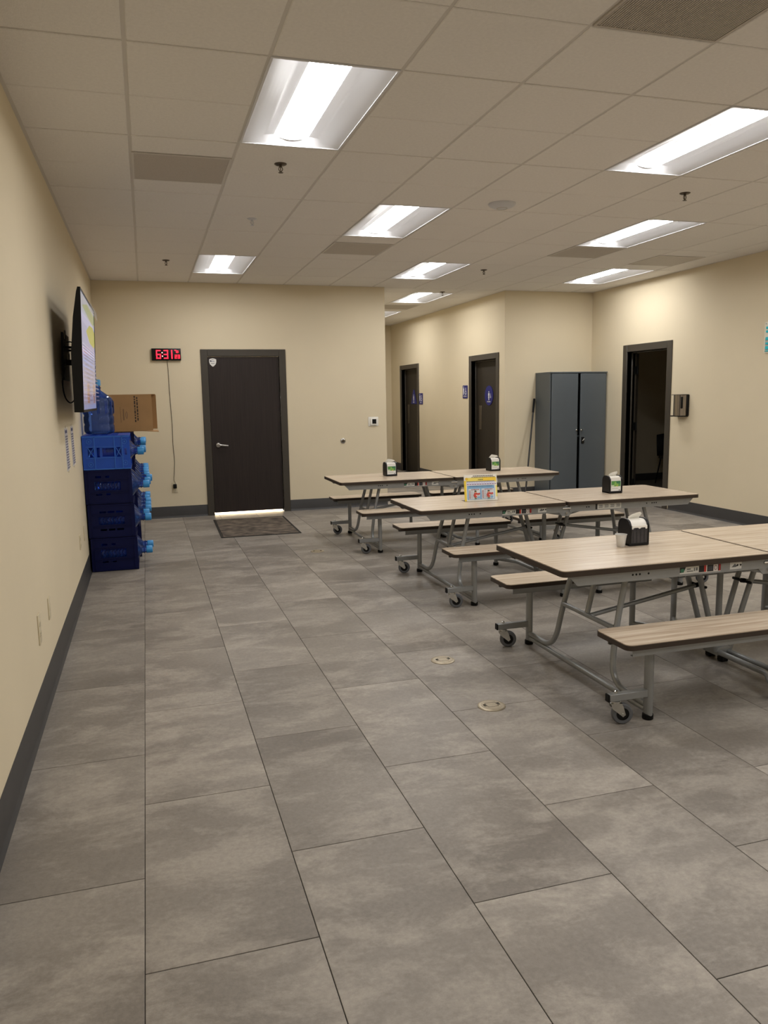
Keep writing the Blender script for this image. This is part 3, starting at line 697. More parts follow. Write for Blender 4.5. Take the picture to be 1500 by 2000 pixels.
# ================================================================== TELEVISION
tv = empty('television', (.170, 6.225, 1.452), (0, math.radians(2.2), 0))
TH, TWd = .80, 1.45
prof = [(0, 0), (0, TH), (-.014, TH), (-.022, TH-.03), (-.046, TH-.19), (-.064, TH-.42), (-.062, .25), (-.055, .0)]
mk('case', lambda b: prism(b, prof, -TWd/2, TWd/2, 'y'), M['blackmat'], tv)
mk('bezel', lambda b: sheet(b, -TWd/2, TWd/2, 0, TH, [(-TWd/2+.012, .016, TWd/2-.012, TH-.012)], lambda u, v, k: (k, u, v), 0, .004), M['black'], tv)
W2, H2 = TWd/2-.013, TH
rnd = random.Random(5)
scr = [(-W2, .017, W2, TH-.013, (150, 156, 196)), (-W2, .60, W2, .66, (176, 178, 214)), (-W2, .66, W2, TH-.013, (168, 172, 186)),
       ([(-W2+.1, .70), (W2-.2, .66), (W2, .69), (W2, .75), (-.1, .76)], (150, 160, 120)), ([(-.25, .56), (.1, .50), (.62, .49), (W2, .52), (W2, .62), (.5, .645), (.1, .63)], (168, 168, 74)),
       (-W2, .40, W2, .46, (186, 190, 222)), (-W2+.05, .05, W2-.05, .30, (158, 152, 176)), (-.3, .06, -.05, .20, (164, 128, 112)), (.35, .06, .6, .2, (164, 128, 112))]
for k in range(5): scr += words(-W2+.08, W2-.1, .47-.022*k-.03, .009, (96, 98, 140), rnd)
for k in range(9):
    for a in (-.62, -.2, .22): scr += words(a, a+.34, .315-.03*k, .010, (110, 104, 136), rnd)
for k in range(3): scr += words(-.3, .5, .74-.02*k, .012, (104, 110, 120), rnd)
printed('screen', scr, M['screen'], tv, loc=(.0008, 0, 0), rot=(PI/2, 0, PI/2))
mk('wall_mount', lambda b: (box(b, -.168, -.22, .22, -.155, .22, .55), box(b, -.155, -.03, .33, -.06, .03, .37), box(b, -.155, -.2, .44, -.06, -.17, .455), box(b, -.155, .17, .44, -.06, .2, .455), box(b, -.085, -.22, .15, -.06, -.18, .6), box(b, -.085, .18, .15, -.06, .22, .6)), M['blackmat'], tv)
mk('mount_bolt', lambda b: (tube(b, [(-.14, -.24, .50), (-.14, -.24, .56)], .006, 8), tube(b, [(-.12, -.24, .36), (-.12, -.24, .40)], .008, 8)), M['chrome'], tv)
mk('cable', lambda b: (tube(b, smooth_path([(-.06, -.42, .10), (-.10, -.43, .06), (-.135, -.42, .10), (-.15, -.40, .2), (-.14, -.3, .3)]), .005, 6), tube(b, smooth_path([(-.06, -.40, .45), (-.09, -.43, .47), (-.13, -.36, .46), (-.145, -.25, .42)]), .004, 6)), M['black'], tv)
tag(tv, 'black flat television tilted down on a wall mount, lit screen', 'television')

# ================================================================== WATER BOTTLES AND CRATES
def bottle_mesh():
    R = .132
    prof = [(.05, .012), (.10, .002), (.122, .012), (R, .03)]
    for z in (.09, .17, .25):
        prof += [(R, z-.014), (R-.006, z-.005), (R-.006, z+.005), (R, z+.014)]
    prof += [(R, .29), (R-.002, .308), (.122, .325), (.09, .352), (.055, .378), (.036, .392), (.031, .402), (.03, .45)]
    b = bmesh.new(); lathe(b, prof, 28, cap=False)
    b2 = bmesh.new(); lathe(b2, [(.0325, .436), (.035, .438), (.035, .484), (.031, .491), (.004, .492)], 20)
    return b, b2
bb, bc = bottle_mesh()
b0 = empty('water_bottle', (.148, 7.625, 1.228))
obj('bottle_body', bb, M['bottle'], b0); obj('cap', bc, M['cap'], b0)
mk('bottle_collar', lambda b: lathe(b, [(.030, .412), (.037, .415), (.037, .420), (.030, .423)], 20), M['bottle'], b0)
for k in range(12):
    a = 2*PI*k/12
    if k == 0: rib = mk('rib', lambda b: tube(b, [(.1315, 0, .185), (.1345, 0, .2), (.1345, 0, .28), (.1315, 0, .3)], .004, 6), M['bottle'], b0)
    else:
        q = rib.copy(); COL.objects.link(q); q.rotation_euler.z = a
mk('label_panel', lambda b: [b.faces.new([b.verts.new((.1335*math.cos(a+da), .1335*math.sin(a+da), z)) for da, z in ((0, .19), (.1, .19), (.1, .29), (0, .29))]) for a in [-.1+.1*k for k in range(8)]], M['navy'], b0)
tag(b0, 'upright empty blue water cooler bottle with light blue cap on the bright blue crate', 'water bottle')
def lying(x, y, z, label, group):
    o = empty('water_bottle', (x, y, z), (0, PI/2, random.uniform(-.03, .03)))
    for c in b0.children:
        if c.name.split('.')[0] in ('bottle_body', 'cap', 'bottle_collar'):
            q = c.copy(); COL.objects.link(q); q.parent = o
    tag(o, label, 'water bottle', group)
CW, CH, CD = .40, .305, .60
def crate(x, y, z, kind, label):
    o = empty('bottle_crate', (x, y, z)); m = M['blue'] if kind == 'blue' else M['navy']
    a = .012
    if kind == 'blue':
        holes = [(.045, .115, .095, .20), (.12, .115, .145, .20), (.165, .12, .265, .195), (.28, .115, .325, .20), (.352, .13, .372, .19)]
    elif kind == 'bars':
        holes = [(.10, .225, .155, .243), (.17, .225, .225, .243), (.24, .225, .30, .243), (.10, .065, .155, .083), (.17, .065, .225, .083), (.24, .065, .30, .083), (.09, .12, .31, .19)]
    else:
        holes = [(.09, .235, .14, .255), (.175, .235, .21, .255), (.09, .08, .14, .10), (.175, .08, .21, .10), (.08, .125, .30, .205)]
    mk('side_panel', lambda b: sheet(b, 0, CW, .004, CH, holes, lambda u, v, k: (u, k, v), 0, a), m, o, smooth=False)
    mk('side_panel', lambda b: sheet(b, 0, CW, .004, CH, holes, lambda u, v, k: (u, k, v), CD-a, CD), m, o, smooth=False)
    mk('rear_panel', lambda b: box(b, 0, a, .004, a, CD-a, CH), m, o, smooth=False)
    mk('bottom_panel', lambda b: sheet(b, a, CW, a, CD-a, [(.06+.09*i, .06+.13*j, .12+.09*i, .16+.13*j) for i in range(3) for j in range(4)], lambda u, v, k: (u, v, k), 0, .012), m, o, smooth=False)
    mk('top_panel', lambda b: sheet(b, a, CW, a, CD-a, [(.06+.09*i, .06+.13*j, .12+.09*i, .16+.13*j) for i in range(3) for j in range(4)], lambda u, v, k: (u, v, k), CH-.012, CH), m, o, smooth=False)
    def ribs(b):
        for u in ((.102, .335, .27) if kind == 'blue' else (.03, .37)): box(b, u-.003, -.006, .006, u+.003, .001, CH-.004)
        for v in (.006, CH-.014): box(b, .0, -.006, v, CW, .001, v+.008)
        if kind == 'blue':
            for v in (.108, .206): box(b, .03, -.005, v, .345, .001, v+.004)
            for (u0, u1) in ((.045, .095), (.28, .325)):       # crossed lattice bars
                for s in (0, 1):
                    z0, z1 = (.115, .20) if s == 0 else (.20, .115)
                    tube(b, [(u0, .004, z0), ((u0+u1)/2, .004, (z0+z1)/2), (u1, .004, z1)], .003, 6)
        else:
            for v in (.11, .20, .218, .095): box(b, .04, -.004, v, .36, .001, v+.003)
            h0, h1 = (.12, .19) if kind == 'bars' else (.125, .205)
            u0 = .09 if kind == 'bars' else .08
            for k in range(7):                                   # wavy lattice in the long window
                x0 = u0+.03*k; tube(b, smooth_path([(x0, .006, h0), (x0+.018, .006, h0+.022), (x0+.006, .006, h0+.045), (x0+.026, .006, h1)], 4), .0035, 6)
    mk('rib_lattice', ribs, M['bluerib'] if kind == 'blue' else m, o, smooth=False)
    if kind == 'blue':
        for (u, v) in ((.058, .255), (.064, .052), (.355, .25), (.355, .06)):
            mk('corner_ring', lambda b: (lathe(b, [(.022, 0), (.022, .005), (.018, .005), (.018, 0)], 20, Matrix.Translation((u, 0, v)) @ Matrix.Rotation(PI/2, 4, 'X'), False), lathe(b, [(.007, 0), (.007, .005)], 12, Matrix.Translation((u, 0, v)) @ Matrix.Rotation(PI/2, 4, 'X'))), M['bluerib'], o)
    tag(o, label, 'crate', 'stacked bottle crates')
CY = 7.36; LV = ['on the floor', 'second from the floor', 'third from the floor', 'topmost']
for s in range(4):
    for l in range(4):
        kind = 'blue' if (s, l) == (0, 3) else ('bars' if l in (1,) else 'wave')
        where = 'under the upright water bottle' if s == 0 else ('behind it under the cardboard box' if s in (1, 2) else 'nearest the back wall')
        if (s, l) == (0, 3): lab = 'bright blue plastic bottle crate carrying the upright water bottle'
        else: lab = 'dark navy bottle crate, %s in the %s' % (LV[l], ['stack under the upright bottle', 'second stack from the upright bottle', 'third stack from the upright bottle', 'stack nearest the back wall'][s])
        dx = [.006, .03, .02, .012][s]+[0.014, .006, .0, .0][l]
        crate(dx, CY+s*.606, l*.306, kind, lab)
rows = ['bottom', 'second', 'third', 'top']
for l in range(4):
    for k in range(8):
        if l == 0 and k > 1: continue
        if l == 3 and k in (2, 3, 4): continue
        if l == 1 and k > 6: continue
        y = CY+.155+.29*(k % 2)+.606*(k//2)
        st_ = ['stack under the upright bottle', 'second stack from the upright bottle', 'third stack from the upright bottle', 'stack nearest the back wall'][k//2]
        lying([.035, .055, .045, .035][k//2]+random.uniform(0, .03)+(.012 if l < 3 else -.005), y, .157+.306*l-.004, 'blue water bottle lying in the %s crate of the %s' % (rows[l], st_), 'bottles lying in the crates')
# open cardboard box on the second stack
bx = empty('cardboard_box', (.05, 8.12, 1.2265))
Wb, Db, Hb = .46, .50, .36
mk('box_body', lambda b: (box(b, 0, 0, 0, Wb, .005, Hb), box(b, 0, Db-.005, 0, Wb, Db, Hb), box(b, 0, .005, 0, .005, Db-.005, Hb), box(b, .005, .005, 0, Wb, Db-.005, .005), box(b, .005, .005, Hb-.005, Wb, Db-.005, Hb)), M['card'], bx, smooth=False)
mk('flap', lambda b: prism(b, [(Wb, 0), (Wb+.112, .004), (Wb+.112, .009), (Wb, .005)], .004, Hb-.004, 'z'), M['card'], bx, smooth=False)
mk('flap', lambda b: prism(b, [(Wb, Db-.005), (Wb+.16, Db-.02), (Wb+.16, Db-.015), (Wb, Db)], .004, Hb-.004, 'z'), M['card'], bx, smooth=False)
mk('flap', lambda b: prism(b, [(Wb, Hb-.005), (Wb+.15, Hb-.004), (Wb+.15, Hb+.001), (Wb, Hb)], .006, Db-.006, 'y'), M['card'], bx, smooth=False)
mk('flap', lambda b: prism(b, [(Wb, 0), (Wb+.165, -.012), (Wb+.165, -.007), (Wb, .005)], .006, Db-.006, 'y'), M['card'], bx, smooth=False)
rnd = random.Random(9)
R = []
for j, x in enumerate((.405, .428)):
    y = .09+.015*j
    while y < .34:
        l_ = rnd.uniform(.012, .035); R.append((x, y, x+.012, min(y+l_, .345), (58, 44, 32))); y += l_+.008
R += [(ell(.33, .16, .010, .035, 16), (120, 92, 62)), (ell(.33, .16, .006, .03, 16), (172, 134, 90)), (.296, .11, .308, .22, (138, 106, 72)), (.272, .09, .276, .24, (138, 106, 72))]
printed('box_lettering', R[:-4], M['print'], bx, loc=(0, -.0004, 0), rot=(PI/2, 0, 0))
printed('box_logo', R[-4:], M['print'], bx, loc=(0, -.0004, 0), rot=(PI/2, 0, 0))
tag(bx, 'open brown cardboard box lying on its side on the crates', 'box')

# ================================================================== ENTRANCE MAT, FLOOR BOXES, CABINET, BROOM
o = empty('entrance_mat', (1.745, 9.39, 0), (0, 0, math.radians(-1.0)))
mk('pile', lambda b: rbox(b, -.425, -.66, .001, .425, .66, .008, .002, 1), M['mat'], o)
mk('rubber_border', lambda b: sheet(b, -.45, .45, -.69, .69, [(-.42, -.655, .42, .655)], lambda u, v, k: (u, v, k), .0002, .005), M['matedge'], o)
tag(o, 'dark brown carpet mat in front of the closed door', 'mat')
def floor_box(x, y, label, rot=0.):
    o = empty('floor_box', (x, y, 0), (0, 0, rot))
    mk('ring', lambda b: lathe(b, [(.069, 0), (.069, .003), (.064, .0065), (.054, .007)], 36), M['brass'], o)
    mk('lid', lambda b: lathe(b, [(.053, .004), (.053, .0078), (.003, .0082)], 36), M['brass'], o)
    mk('hinged_flap', lambda b: sheet(b, -.028, .028, -.026, .026, [(-.026, -.024, .026, .024)], lambda u, v, k: (u, v, k), .0078, .0086), M['dullmetal'], o)
    mk('latch', lambda b: [box(b, s*.036-.006, -.004+dy, .0078, s*.036+.006, dy, .0092) for s in (-1, 1) for dy in (-.006, .004, .012)], M['blackmat'], o)
    tag(o, label, 'floor outlet', 'round floor boxes')
floor_box(2.109, 3.377, 'round brass floor outlet cover sitting across a tile joint')
floor_box(2.126, 4.087, 'round brass floor outlet cover in the middle of a tile')
floor_box(2.126, 7.565, 'round floor outlet cover near the farthest table')

cb = empty('storage_cabinet', (6.10, 10.10, 0))
cw, cdp, ch = .914, .455, 1.828
mk('carcass', lambda b: (box(b, 0, .02, 0, .012, cdp, ch), box(b, cw-.012, .02, 0, cw, cdp, ch), box(b, .012, .02, ch-.02, cw-.012, cdp, ch), box(b, .012, .02, .06, cw-.012, cdp, .075), box(b, .012, cdp-.01, .075, cw-.012, cdp, ch-.02), box(b, .012, .03, 0, cw-.012, .04, .06), box(b, .012, .06, .9, cw-.012, cdp-.01, .915)), M['cabinet'], cb, smooth=False)
mk('top_cap', lambda b: rbox(b, -.004, -.002, ch-.012, cw+.004, cdp, ch+.004, .002, 1), M['cabinet'], cb)
for s in (0, 1):
    x0, x1 = ((.018, .436) if s == 0 else (.482, cw-.022))
    dr = mk('cabinet_door', lambda b: rbox(b, x0, -.006 if s == 0 else -.004, .065, x1, .018, ch-.022, .003, 1), M['cabinet'], cb)
    hx = .419 if s == 0 else .498
    mk('hasp', lambda b: (rbox(b, hx-.014, -.02, .985, hx+.014, -.004, 1.012, .003, 1), tube(b, [(hx, -.03, .998), (hx, -.006, .998)], .008, 8)), M['zinc'], dr)
    if s == 1:
        mk('lock_plate', lambda b: rbox(b, .503, -.014, .80, .548, -.003, .895, .004, 2), M['blackmat'], dr)
        mk('lock_lever', lambda b: (tube(b, [(.512, -.024, .838), (.541, -.024, .872)], .008, 10), lathe(b, [(.007, 0), (.007, .003)], 10, Matrix.Translation((.526, -.014, .816)) @ Matrix.Rotation(PI/2, 4, 'X'))), M['zinc'], dr)
tag(cb, 'tall slate-grey steel storage cabinet with two doors slightly ajar', 'cabinet')
br = empty('broom', (5.67, 10.06, 0))
def bpt(s): return (.02+(6.062-5.67-.02)*s, (10.52-10.06)*s, .05+(1.455-.05)*s)
mk('handle', lambda b: tube(b, [bpt(0), bpt(.86)], .0125, 10), M['broom'], br)
mk('grip', lambda b: tube(b, [bpt(.86), bpt(1)], .0165, 12), M['blackmat'], br)
mk('head', lambda b: rbox(b, -.13, -.03, .012, .17, .03, .06, .008, 2), M['black'], br)
mk('bristles', lambda b: [tube(b, [(-.12+.0105*k, -.018+.036*j, .0), (-.12+.0105*k, -.018+.036*j, .014)], .004, 5) for k in range(27) for j in range(2)], M['blackmat'], br)['kind'] = 'stuff'
tag(br, 'black long-handled broom leaning on the wall beside the cabinet', 'broom')

# chair in the dark room
ch_ = empty('office_chair', (8.93, 11.0, 0), (0, 0, math.radians(165)))
def shell(b):
    n, m_ = 8, 8; G = []
    for i in range(n+1):
        row = []
        for j in range(m_+1):
            u = -1+2*j/m_; v = i/n
            row.append(b.verts.new(((.22+.02*math.sin(v*PI))*u, -.22-.05*v*v+.04*u*u*-1+.03*math.sin(v*PI), .46+.38*v-.03*u*u*v)))
        G.append(row)
    for i in range(n):
        for j in range(m_): b.faces.new((G[i][j], G[i][j+1], G[i+1][j+1], G[i+1][j]))
    g = bmesh.ops.solidify(b, geom=b.faces[:], thickness=.012)
mk('backrest', shell, M['seat'], ch_)
mk('seat', lambda b: rbox(b, -.22, -.22, .425, .22, .22, .455, .014, 2), M['seat'], ch_)
for sx in (-1, 1):
    for sy in (-1, 1): mk('leg', lambda b: tube(b, [(sx*.19, sy*.17, .43), (sx*.24, sy*.25, 0)], .011, 8), M['blackmat'], ch_)
tag(ch_, 'black curved-back chair in the dark room past the open doorway', 'chair')

# ================================================================== CAFETERIA TABLES
TZ, SZ = .686, .417
def make_table():
    T = empty('cafeteria_table', (0, 0, 0))
    tops, benches = {}, {}
    for s in (-1, 1):
        x0, x1 = (-1.22, -.006) if s < 0 else (.006, 1.22)
        tp = empty('table_top'); tp.parent = T
        mk('laminate', lambda b: prism(b, rrect(x0+.004, -.377, x1-.004, .377, .026), TZ-.004, TZ), M['wood'], tp)
        mk('edge_band', lambda b: prism(b, rrect(x0, -.381, x1, .381, .03), TZ-.03, TZ-.0035), M['edge'], tp, ang=25)
        for sy in (-1, 1):
            y0, y1 = (sy*.352, sy*.356); a0, a1 = s*1.175, s*.03
            P = [(a0, TZ-.03), (a1, TZ-.03), (a1, TZ-.083), (a0-s*.05, TZ-.083)]
            ap = mk('apron', lambda b: (prism(b, P, min(y0, y1), max(y0, y1), 'y'), box(b, min(a0-s*.05, a1), min(y0, y0-sy*.03), TZ-.083, max(a0-s*.05, a1), max(y0, y0-sy*.03), TZ-.079)), M['steel'], tp, smooth=False)
            def holes(b):
                for hx in (.82, .80, .78, .73, .20, .18): lathe(b, [(.0055, 0), (.0055, .0012)], 10, Matrix.Translation((s*hx, sy*.3555, TZ-.052)) @ Matrix.Rotation(PI/2 if sy < 0 else -PI/2, 4, 'X'))
            mk('rivet_holes', holes, M['blackmat'], ap)['kind'] = 'stuff'
    def labels(tp):                              # stickers on the apron that faces the room entrance
        L1 = [(-.075, -.02, .075, .02, (214, 214, 208)), ([(-.075, -.012), (-.045, -.012), (-.028, .02), (-.075, .02)], (28, 34, 32)), (ell(-.055, .0, .015, .012), (58, 120, 92)), (-.02, .002, .01, .010, (110, 112, 110)), (-.02, -.010, .03, -.004, (120, 122, 120)), (.035, -.008, .045, .012, (110, 112, 110)), (.052, -.006, .064, .012, (80, 82, 82))]
        L2 = [(-.095, -.022, .095, .022, (26, 26, 26)), (-.095, -.024, .095, -.020, (214, 210, 204)), (-.05, -.02, -.032, .022, (188, 50, 40)), (-.032, -.02, -.024, .022, (222, 218, 212)), (.03, -.02, .07, .022, (216, 210, 206)), (.078, -.02, .092, .022, (176, 36, 34)), (ell(.05, .001, .015, .015), (120, 90, 86)), (ell(.05, .001, .011, .011), (216, 210, 206))] + [(-.014+.008*k, -.014, -.010+.008*k, .014, (84, 86, 96)) for k in range(5)]
        L3 = [(-.036, -.016, .036, .018, (214, 214, 210)), ([(-.026, -.006), (-.006, .012), (.004, .002), (.026, .006), (.0, -.006)], (96, 98, 100))]
        L4 = [(-.10, -.020, .10, .020, (206, 205, 198)), (-.10, -.02, -.085, .02, (36, 36, 36))]+[(-.075+.045*k+dx, dy, -.075+.045*k+dx+.03, dy+.004, (90, 90, 88)) for k in range(4) for dx, dy in ((0, .008), (.002, 0), (0, -.009))]
        return L1, L2, L3, L4
    L1, L2, L3, L4 = labels(None)
    tl = [c for c in T.children if c.name.startswith('table_top')]
    for L, x, k, tp in ((L1, -.4915, .755, tl[0]), (L2, -.3685, .70, tl[0]), (L3, -.21, 1., tl[0]), (L4, .376, 1.17, tl[1])):
        q = printed('apron_sticker', L, M['print'], tp, loc=(x, -.3564, TZ-.055), rot=(PI/2, 0, 0)); q.scale = (k, min(1.05, k*1.15), 1)
    for s in (-1, 1):
        for sy in (-1, 1):
            x0, x1 = (-1.095, -.06) if s < 0 else (.06, 1.095)
            bn = empty('bench'); bn.parent = T
            y0, y1 = sorted((sy*.465, sy*.735))
            mk('laminate', lambda b: prism(b, rrect(x0+.003, y0+.003, x1-.003, y1-.003, .03), SZ-.004, SZ), M['wood'], bn)
            mk('edge_band', lambda b: prism(b, rrect(x0, y0, x1, y1, .033), SZ-.026, SZ-.0035), M['edge'], bn, ang=25)
            a0, a1 = x0+.05, x1-.03
            mk('bench_channel', lambda b: [box(b, a0, y, SZ-.066, a1, y+.003, SZ-.026) for y in (y0+.035, y1-.038)]+[box(b, a0, y, SZ-.066, a1, y+.02, SZ-.063) for y in (y0+.035, y1-.055)], M['steel'], bn, smooth=False)
    lx = .885
    for s in (-1, 1):
        for sy in (-1, 1):
            # bench post (flattened, narrower at the top), foot, caster arm
            ps = mk('bench_post', lambda b: tube(b, [(s*lx, sy*.60, .022), (s*lx, sy*.60, .12), (s*(lx+.0), sy*.598, SZ-.06)], .019, 12, .027, up=(0, 1, 0)), M['steel'], T)
            mk('rubber_foot', lambda b: lathe(b, [(.024, 0), (.026, .004), (.026, .024), (.022, .028)], 16, Matrix.Translation((s*lx, sy*.60, 0))), M['blackmat'], ps)
            xe = s*(lx+.215)
            arm = mk('caster_arm', lambda b: rbox(b, min(s*lx, xe), sy*.60-.016, .112, max(s*lx, xe), sy*.60+.016, .148, .003, 1), M['steel'], T)
            mk('end_plug', lambda b: rbox(b, min(xe, xe+s*.007), sy*.60-.0165, .1115, max(xe, xe+s*.007), sy*.60+.0165, .1485, .002, 1), M['blackmat'], arm)
            xc = s*(lx+.175); yc = sy*.60; dx, dy = (.03, -.012)
            cs = empty('caster', (xc, yc, 0), (0, 0, -.25)); cs.parent = T
            for y in (-.019, .019): mk('fork_plate', lambda b: prism(b, [(-.026, .10), (.022, .10), (.03, .09), (dx+.012, .048), (dx, .038), (dx-.012, .048), (-.022, .08)], y-.0015, y+.0015, 'y'), M['zinc'], cs)
            mk('swivel_plate', lambda b: (box(b, -.026, -.02, .098, .026, .02, .103), lathe(b, [(.022, .102), (.022, .112)], 16)), M['zinc'], cs)
            mk('axle', lambda b: tube(b, [(dx, -.024, .05), (dx, .024, .05)], .006, 8), M['zinc'], cs)
            mk('stem_nut', lambda b: lathe(b, [(.009, .146), (.009, .158), (.004, .162)], 8), M['zinc'], cs)
            mk('wheel', lambda b: lathe(b, [(.030, -.015), (.044, -.015), (.0485, -.011), (.05, -.004), (.05, .004), (.0485, .011), (.044, .015), (.030, .015)], 28, Matrix.Translation((dx, 0, .05)) @ Matrix.Rotation(PI/2, 4, 'X'), False), M['tyre'], cs)
            mk('hub', lambda b: (lathe(b, [(.031, -.011), (.031, .011)], 24, Matrix.Translation((dx, 0, .05)) @ Matrix.Rotation(PI/2, 4, 'X')), lathe(b, [(.014, -.015), (.014, .015)], 16, Matrix.Translation((dx, 0, .05)) @ Matrix.Rotation(PI/2, 4, 'X'))), M['black'], cs)
            # bent tabletop leg: down from the top, turning outwards into the post
            mk('leg_tube', lambda b: tube(b, fillet([(s*(lx-.115), sy*.238, TZ-.05), (s*(lx-.04), sy*.262, .34), (s*lx, sy*.29, .068), (s*lx, sy*.585, .068)], .13, 12), .0155, 12), M['steel'], T)
            # inner bench post near the middle, with a bent tube to the hub
            pi_ = mk('bench_post', lambda b: tube(b, [(s*.155, sy*.60, .022), (s*.155, sy*.60, SZ-.06)], .017, 12, .022, up=(0, 1, 0)), M['steel'], T)
            mk('rubber_foot', lambda b: lathe(b, [(.022, 0), (.024, .004), (.024, .022), (.02, .026)], 16, Matrix.Translation((s*.155, sy*.60, 0))), M['blackmat'], pi_)
            mk('hub_tube', lambda b: tube(b, fillet([(s*.155, sy*.59, .06), (s*.10, sy*.50, .06), (s*.032, sy*.42, .055), (s*.032, sy*.04, .055)], .09, 8), .0155, 12), M['steel'], T)
        mk('floor_tube', lambda b: tube(b, [(s*lx, -.58, .040), (s*lx, .58, .040)], .014, 12), M['steel'], T)
        mk('cross_tube', lambda b: tube(b, [(s*(lx-.04), -.262, .335), (s*(lx-.04), .262, .335)], .0135, 12), M['steel'], T)
        mk('centre_strut', lambda b: tube(b, [(s*(lx-.045), .02, .335), (s*(lx-.115), .02, TZ-.05)], .0145, 12), M['steel'], T)
        for y in (-.238, .02, .238): mk('leg_bracket', lambda b: box(b, min(s*(lx-.14), s*(lx-.09)), y-.028, TZ-.078, max(s*(lx-.14), s*(lx-.09)), y+.028, TZ-.03), M['steel'], T, smooth=False)
        mk('diagonal_brace', lambda b: tube(b, [(s*(lx-.05), 0, .335), (s*.15, 0, .445)], .0125, 12), M['steel'], T)
        mk('brace_pin', lambda b: (tube(b, [(s*.15, -.07, .445), (s*.15, .07, .445)], .008, 8), tube(b, [(s*.17, 0, .442), (s*.145, 0, .446)], .0135, 10)), M['blackmat'], T)
        for sy in (-1, 1):
            mk('fold_leg', lambda b: tube(b, [(s*.215, sy*.055, TZ-.07), (s*.045, sy*.045, .06)], .0155, 12), M['steel'], T)
        mk('centre_bar', lambda b: box(b, min(s*.19, s*.24), -.35, TZ-.07, max(s*.19, s*.24), .35, TZ-.03), M['steel'], T, smooth=False)
    mk('lift_strut', lambda b: (tube(b, [(0, 0, .06), (0, 0, .53)], .0175, 12), tube(b, [(0, 0, .53), (0, 0, TZ-.05)], .0145, 12)), M['steel'], T)
    mk('hub_block', lambda b: (rbox(b, -.05, -.06, .035, .05, .06, .085, .008, 2),), M['steel'], T)
    for y in (-.05, .05): mk('hub_foot', lambda b: rbox(b, -.022, y-.022, 0, .022, y+.022, .04, .004, 1), M['blackmat'], T)
    for sy in (-1, 1):
        P = [(-.075, TZ-.035), (-.085, TZ-.06), (-.03, TZ-.115), (.03, TZ-.115), (.085, TZ-.06), (.075, TZ-.035)]
        hp = mk('hinge_plate', lambda b: prism(b, P, sy*.345-.004, sy*.345+.004, 'y'), M['steel'], T, smooth=False)
        mk('latch', lambda b: (tube(b, [(-.035, sy*.357, TZ-.052), (.035, sy*.357, TZ-.052)], .007, 8), tube(b, [(0, sy*.338, TZ-.09), (0, sy*.362, TZ-.09)], .009, 10)), M['zinc'], hp)
        for k in (-1, 1): mk('link_arm', lambda b: tube(b, [(k*.20, sy*.30, TZ-.07), (k*.03, sy*.335, TZ-.10)], .011, 8), M['steel'], T)
    return T
T1 = make_table(); T1.location = (3.622, 3.60, 0)
T2 = copy_tree(T1); T2.location = (3.665, 5.744, 0)
T3 = copy_tree(T1); T3.location = (3.585, 7.885, 0)
G = 'folding cafeteria tables'
tag(T1, 'rolling cafeteria table with attached benches, plastic cup on its top', 'table', G)
tag(T2, 'rolling cafeteria table with attached benches, printed flyer stand on its top', 'table', G)
tag(T3, 'rolling cafeteria table with attached benches and two dispensers, nearest the restroom corridor', 'table', G)

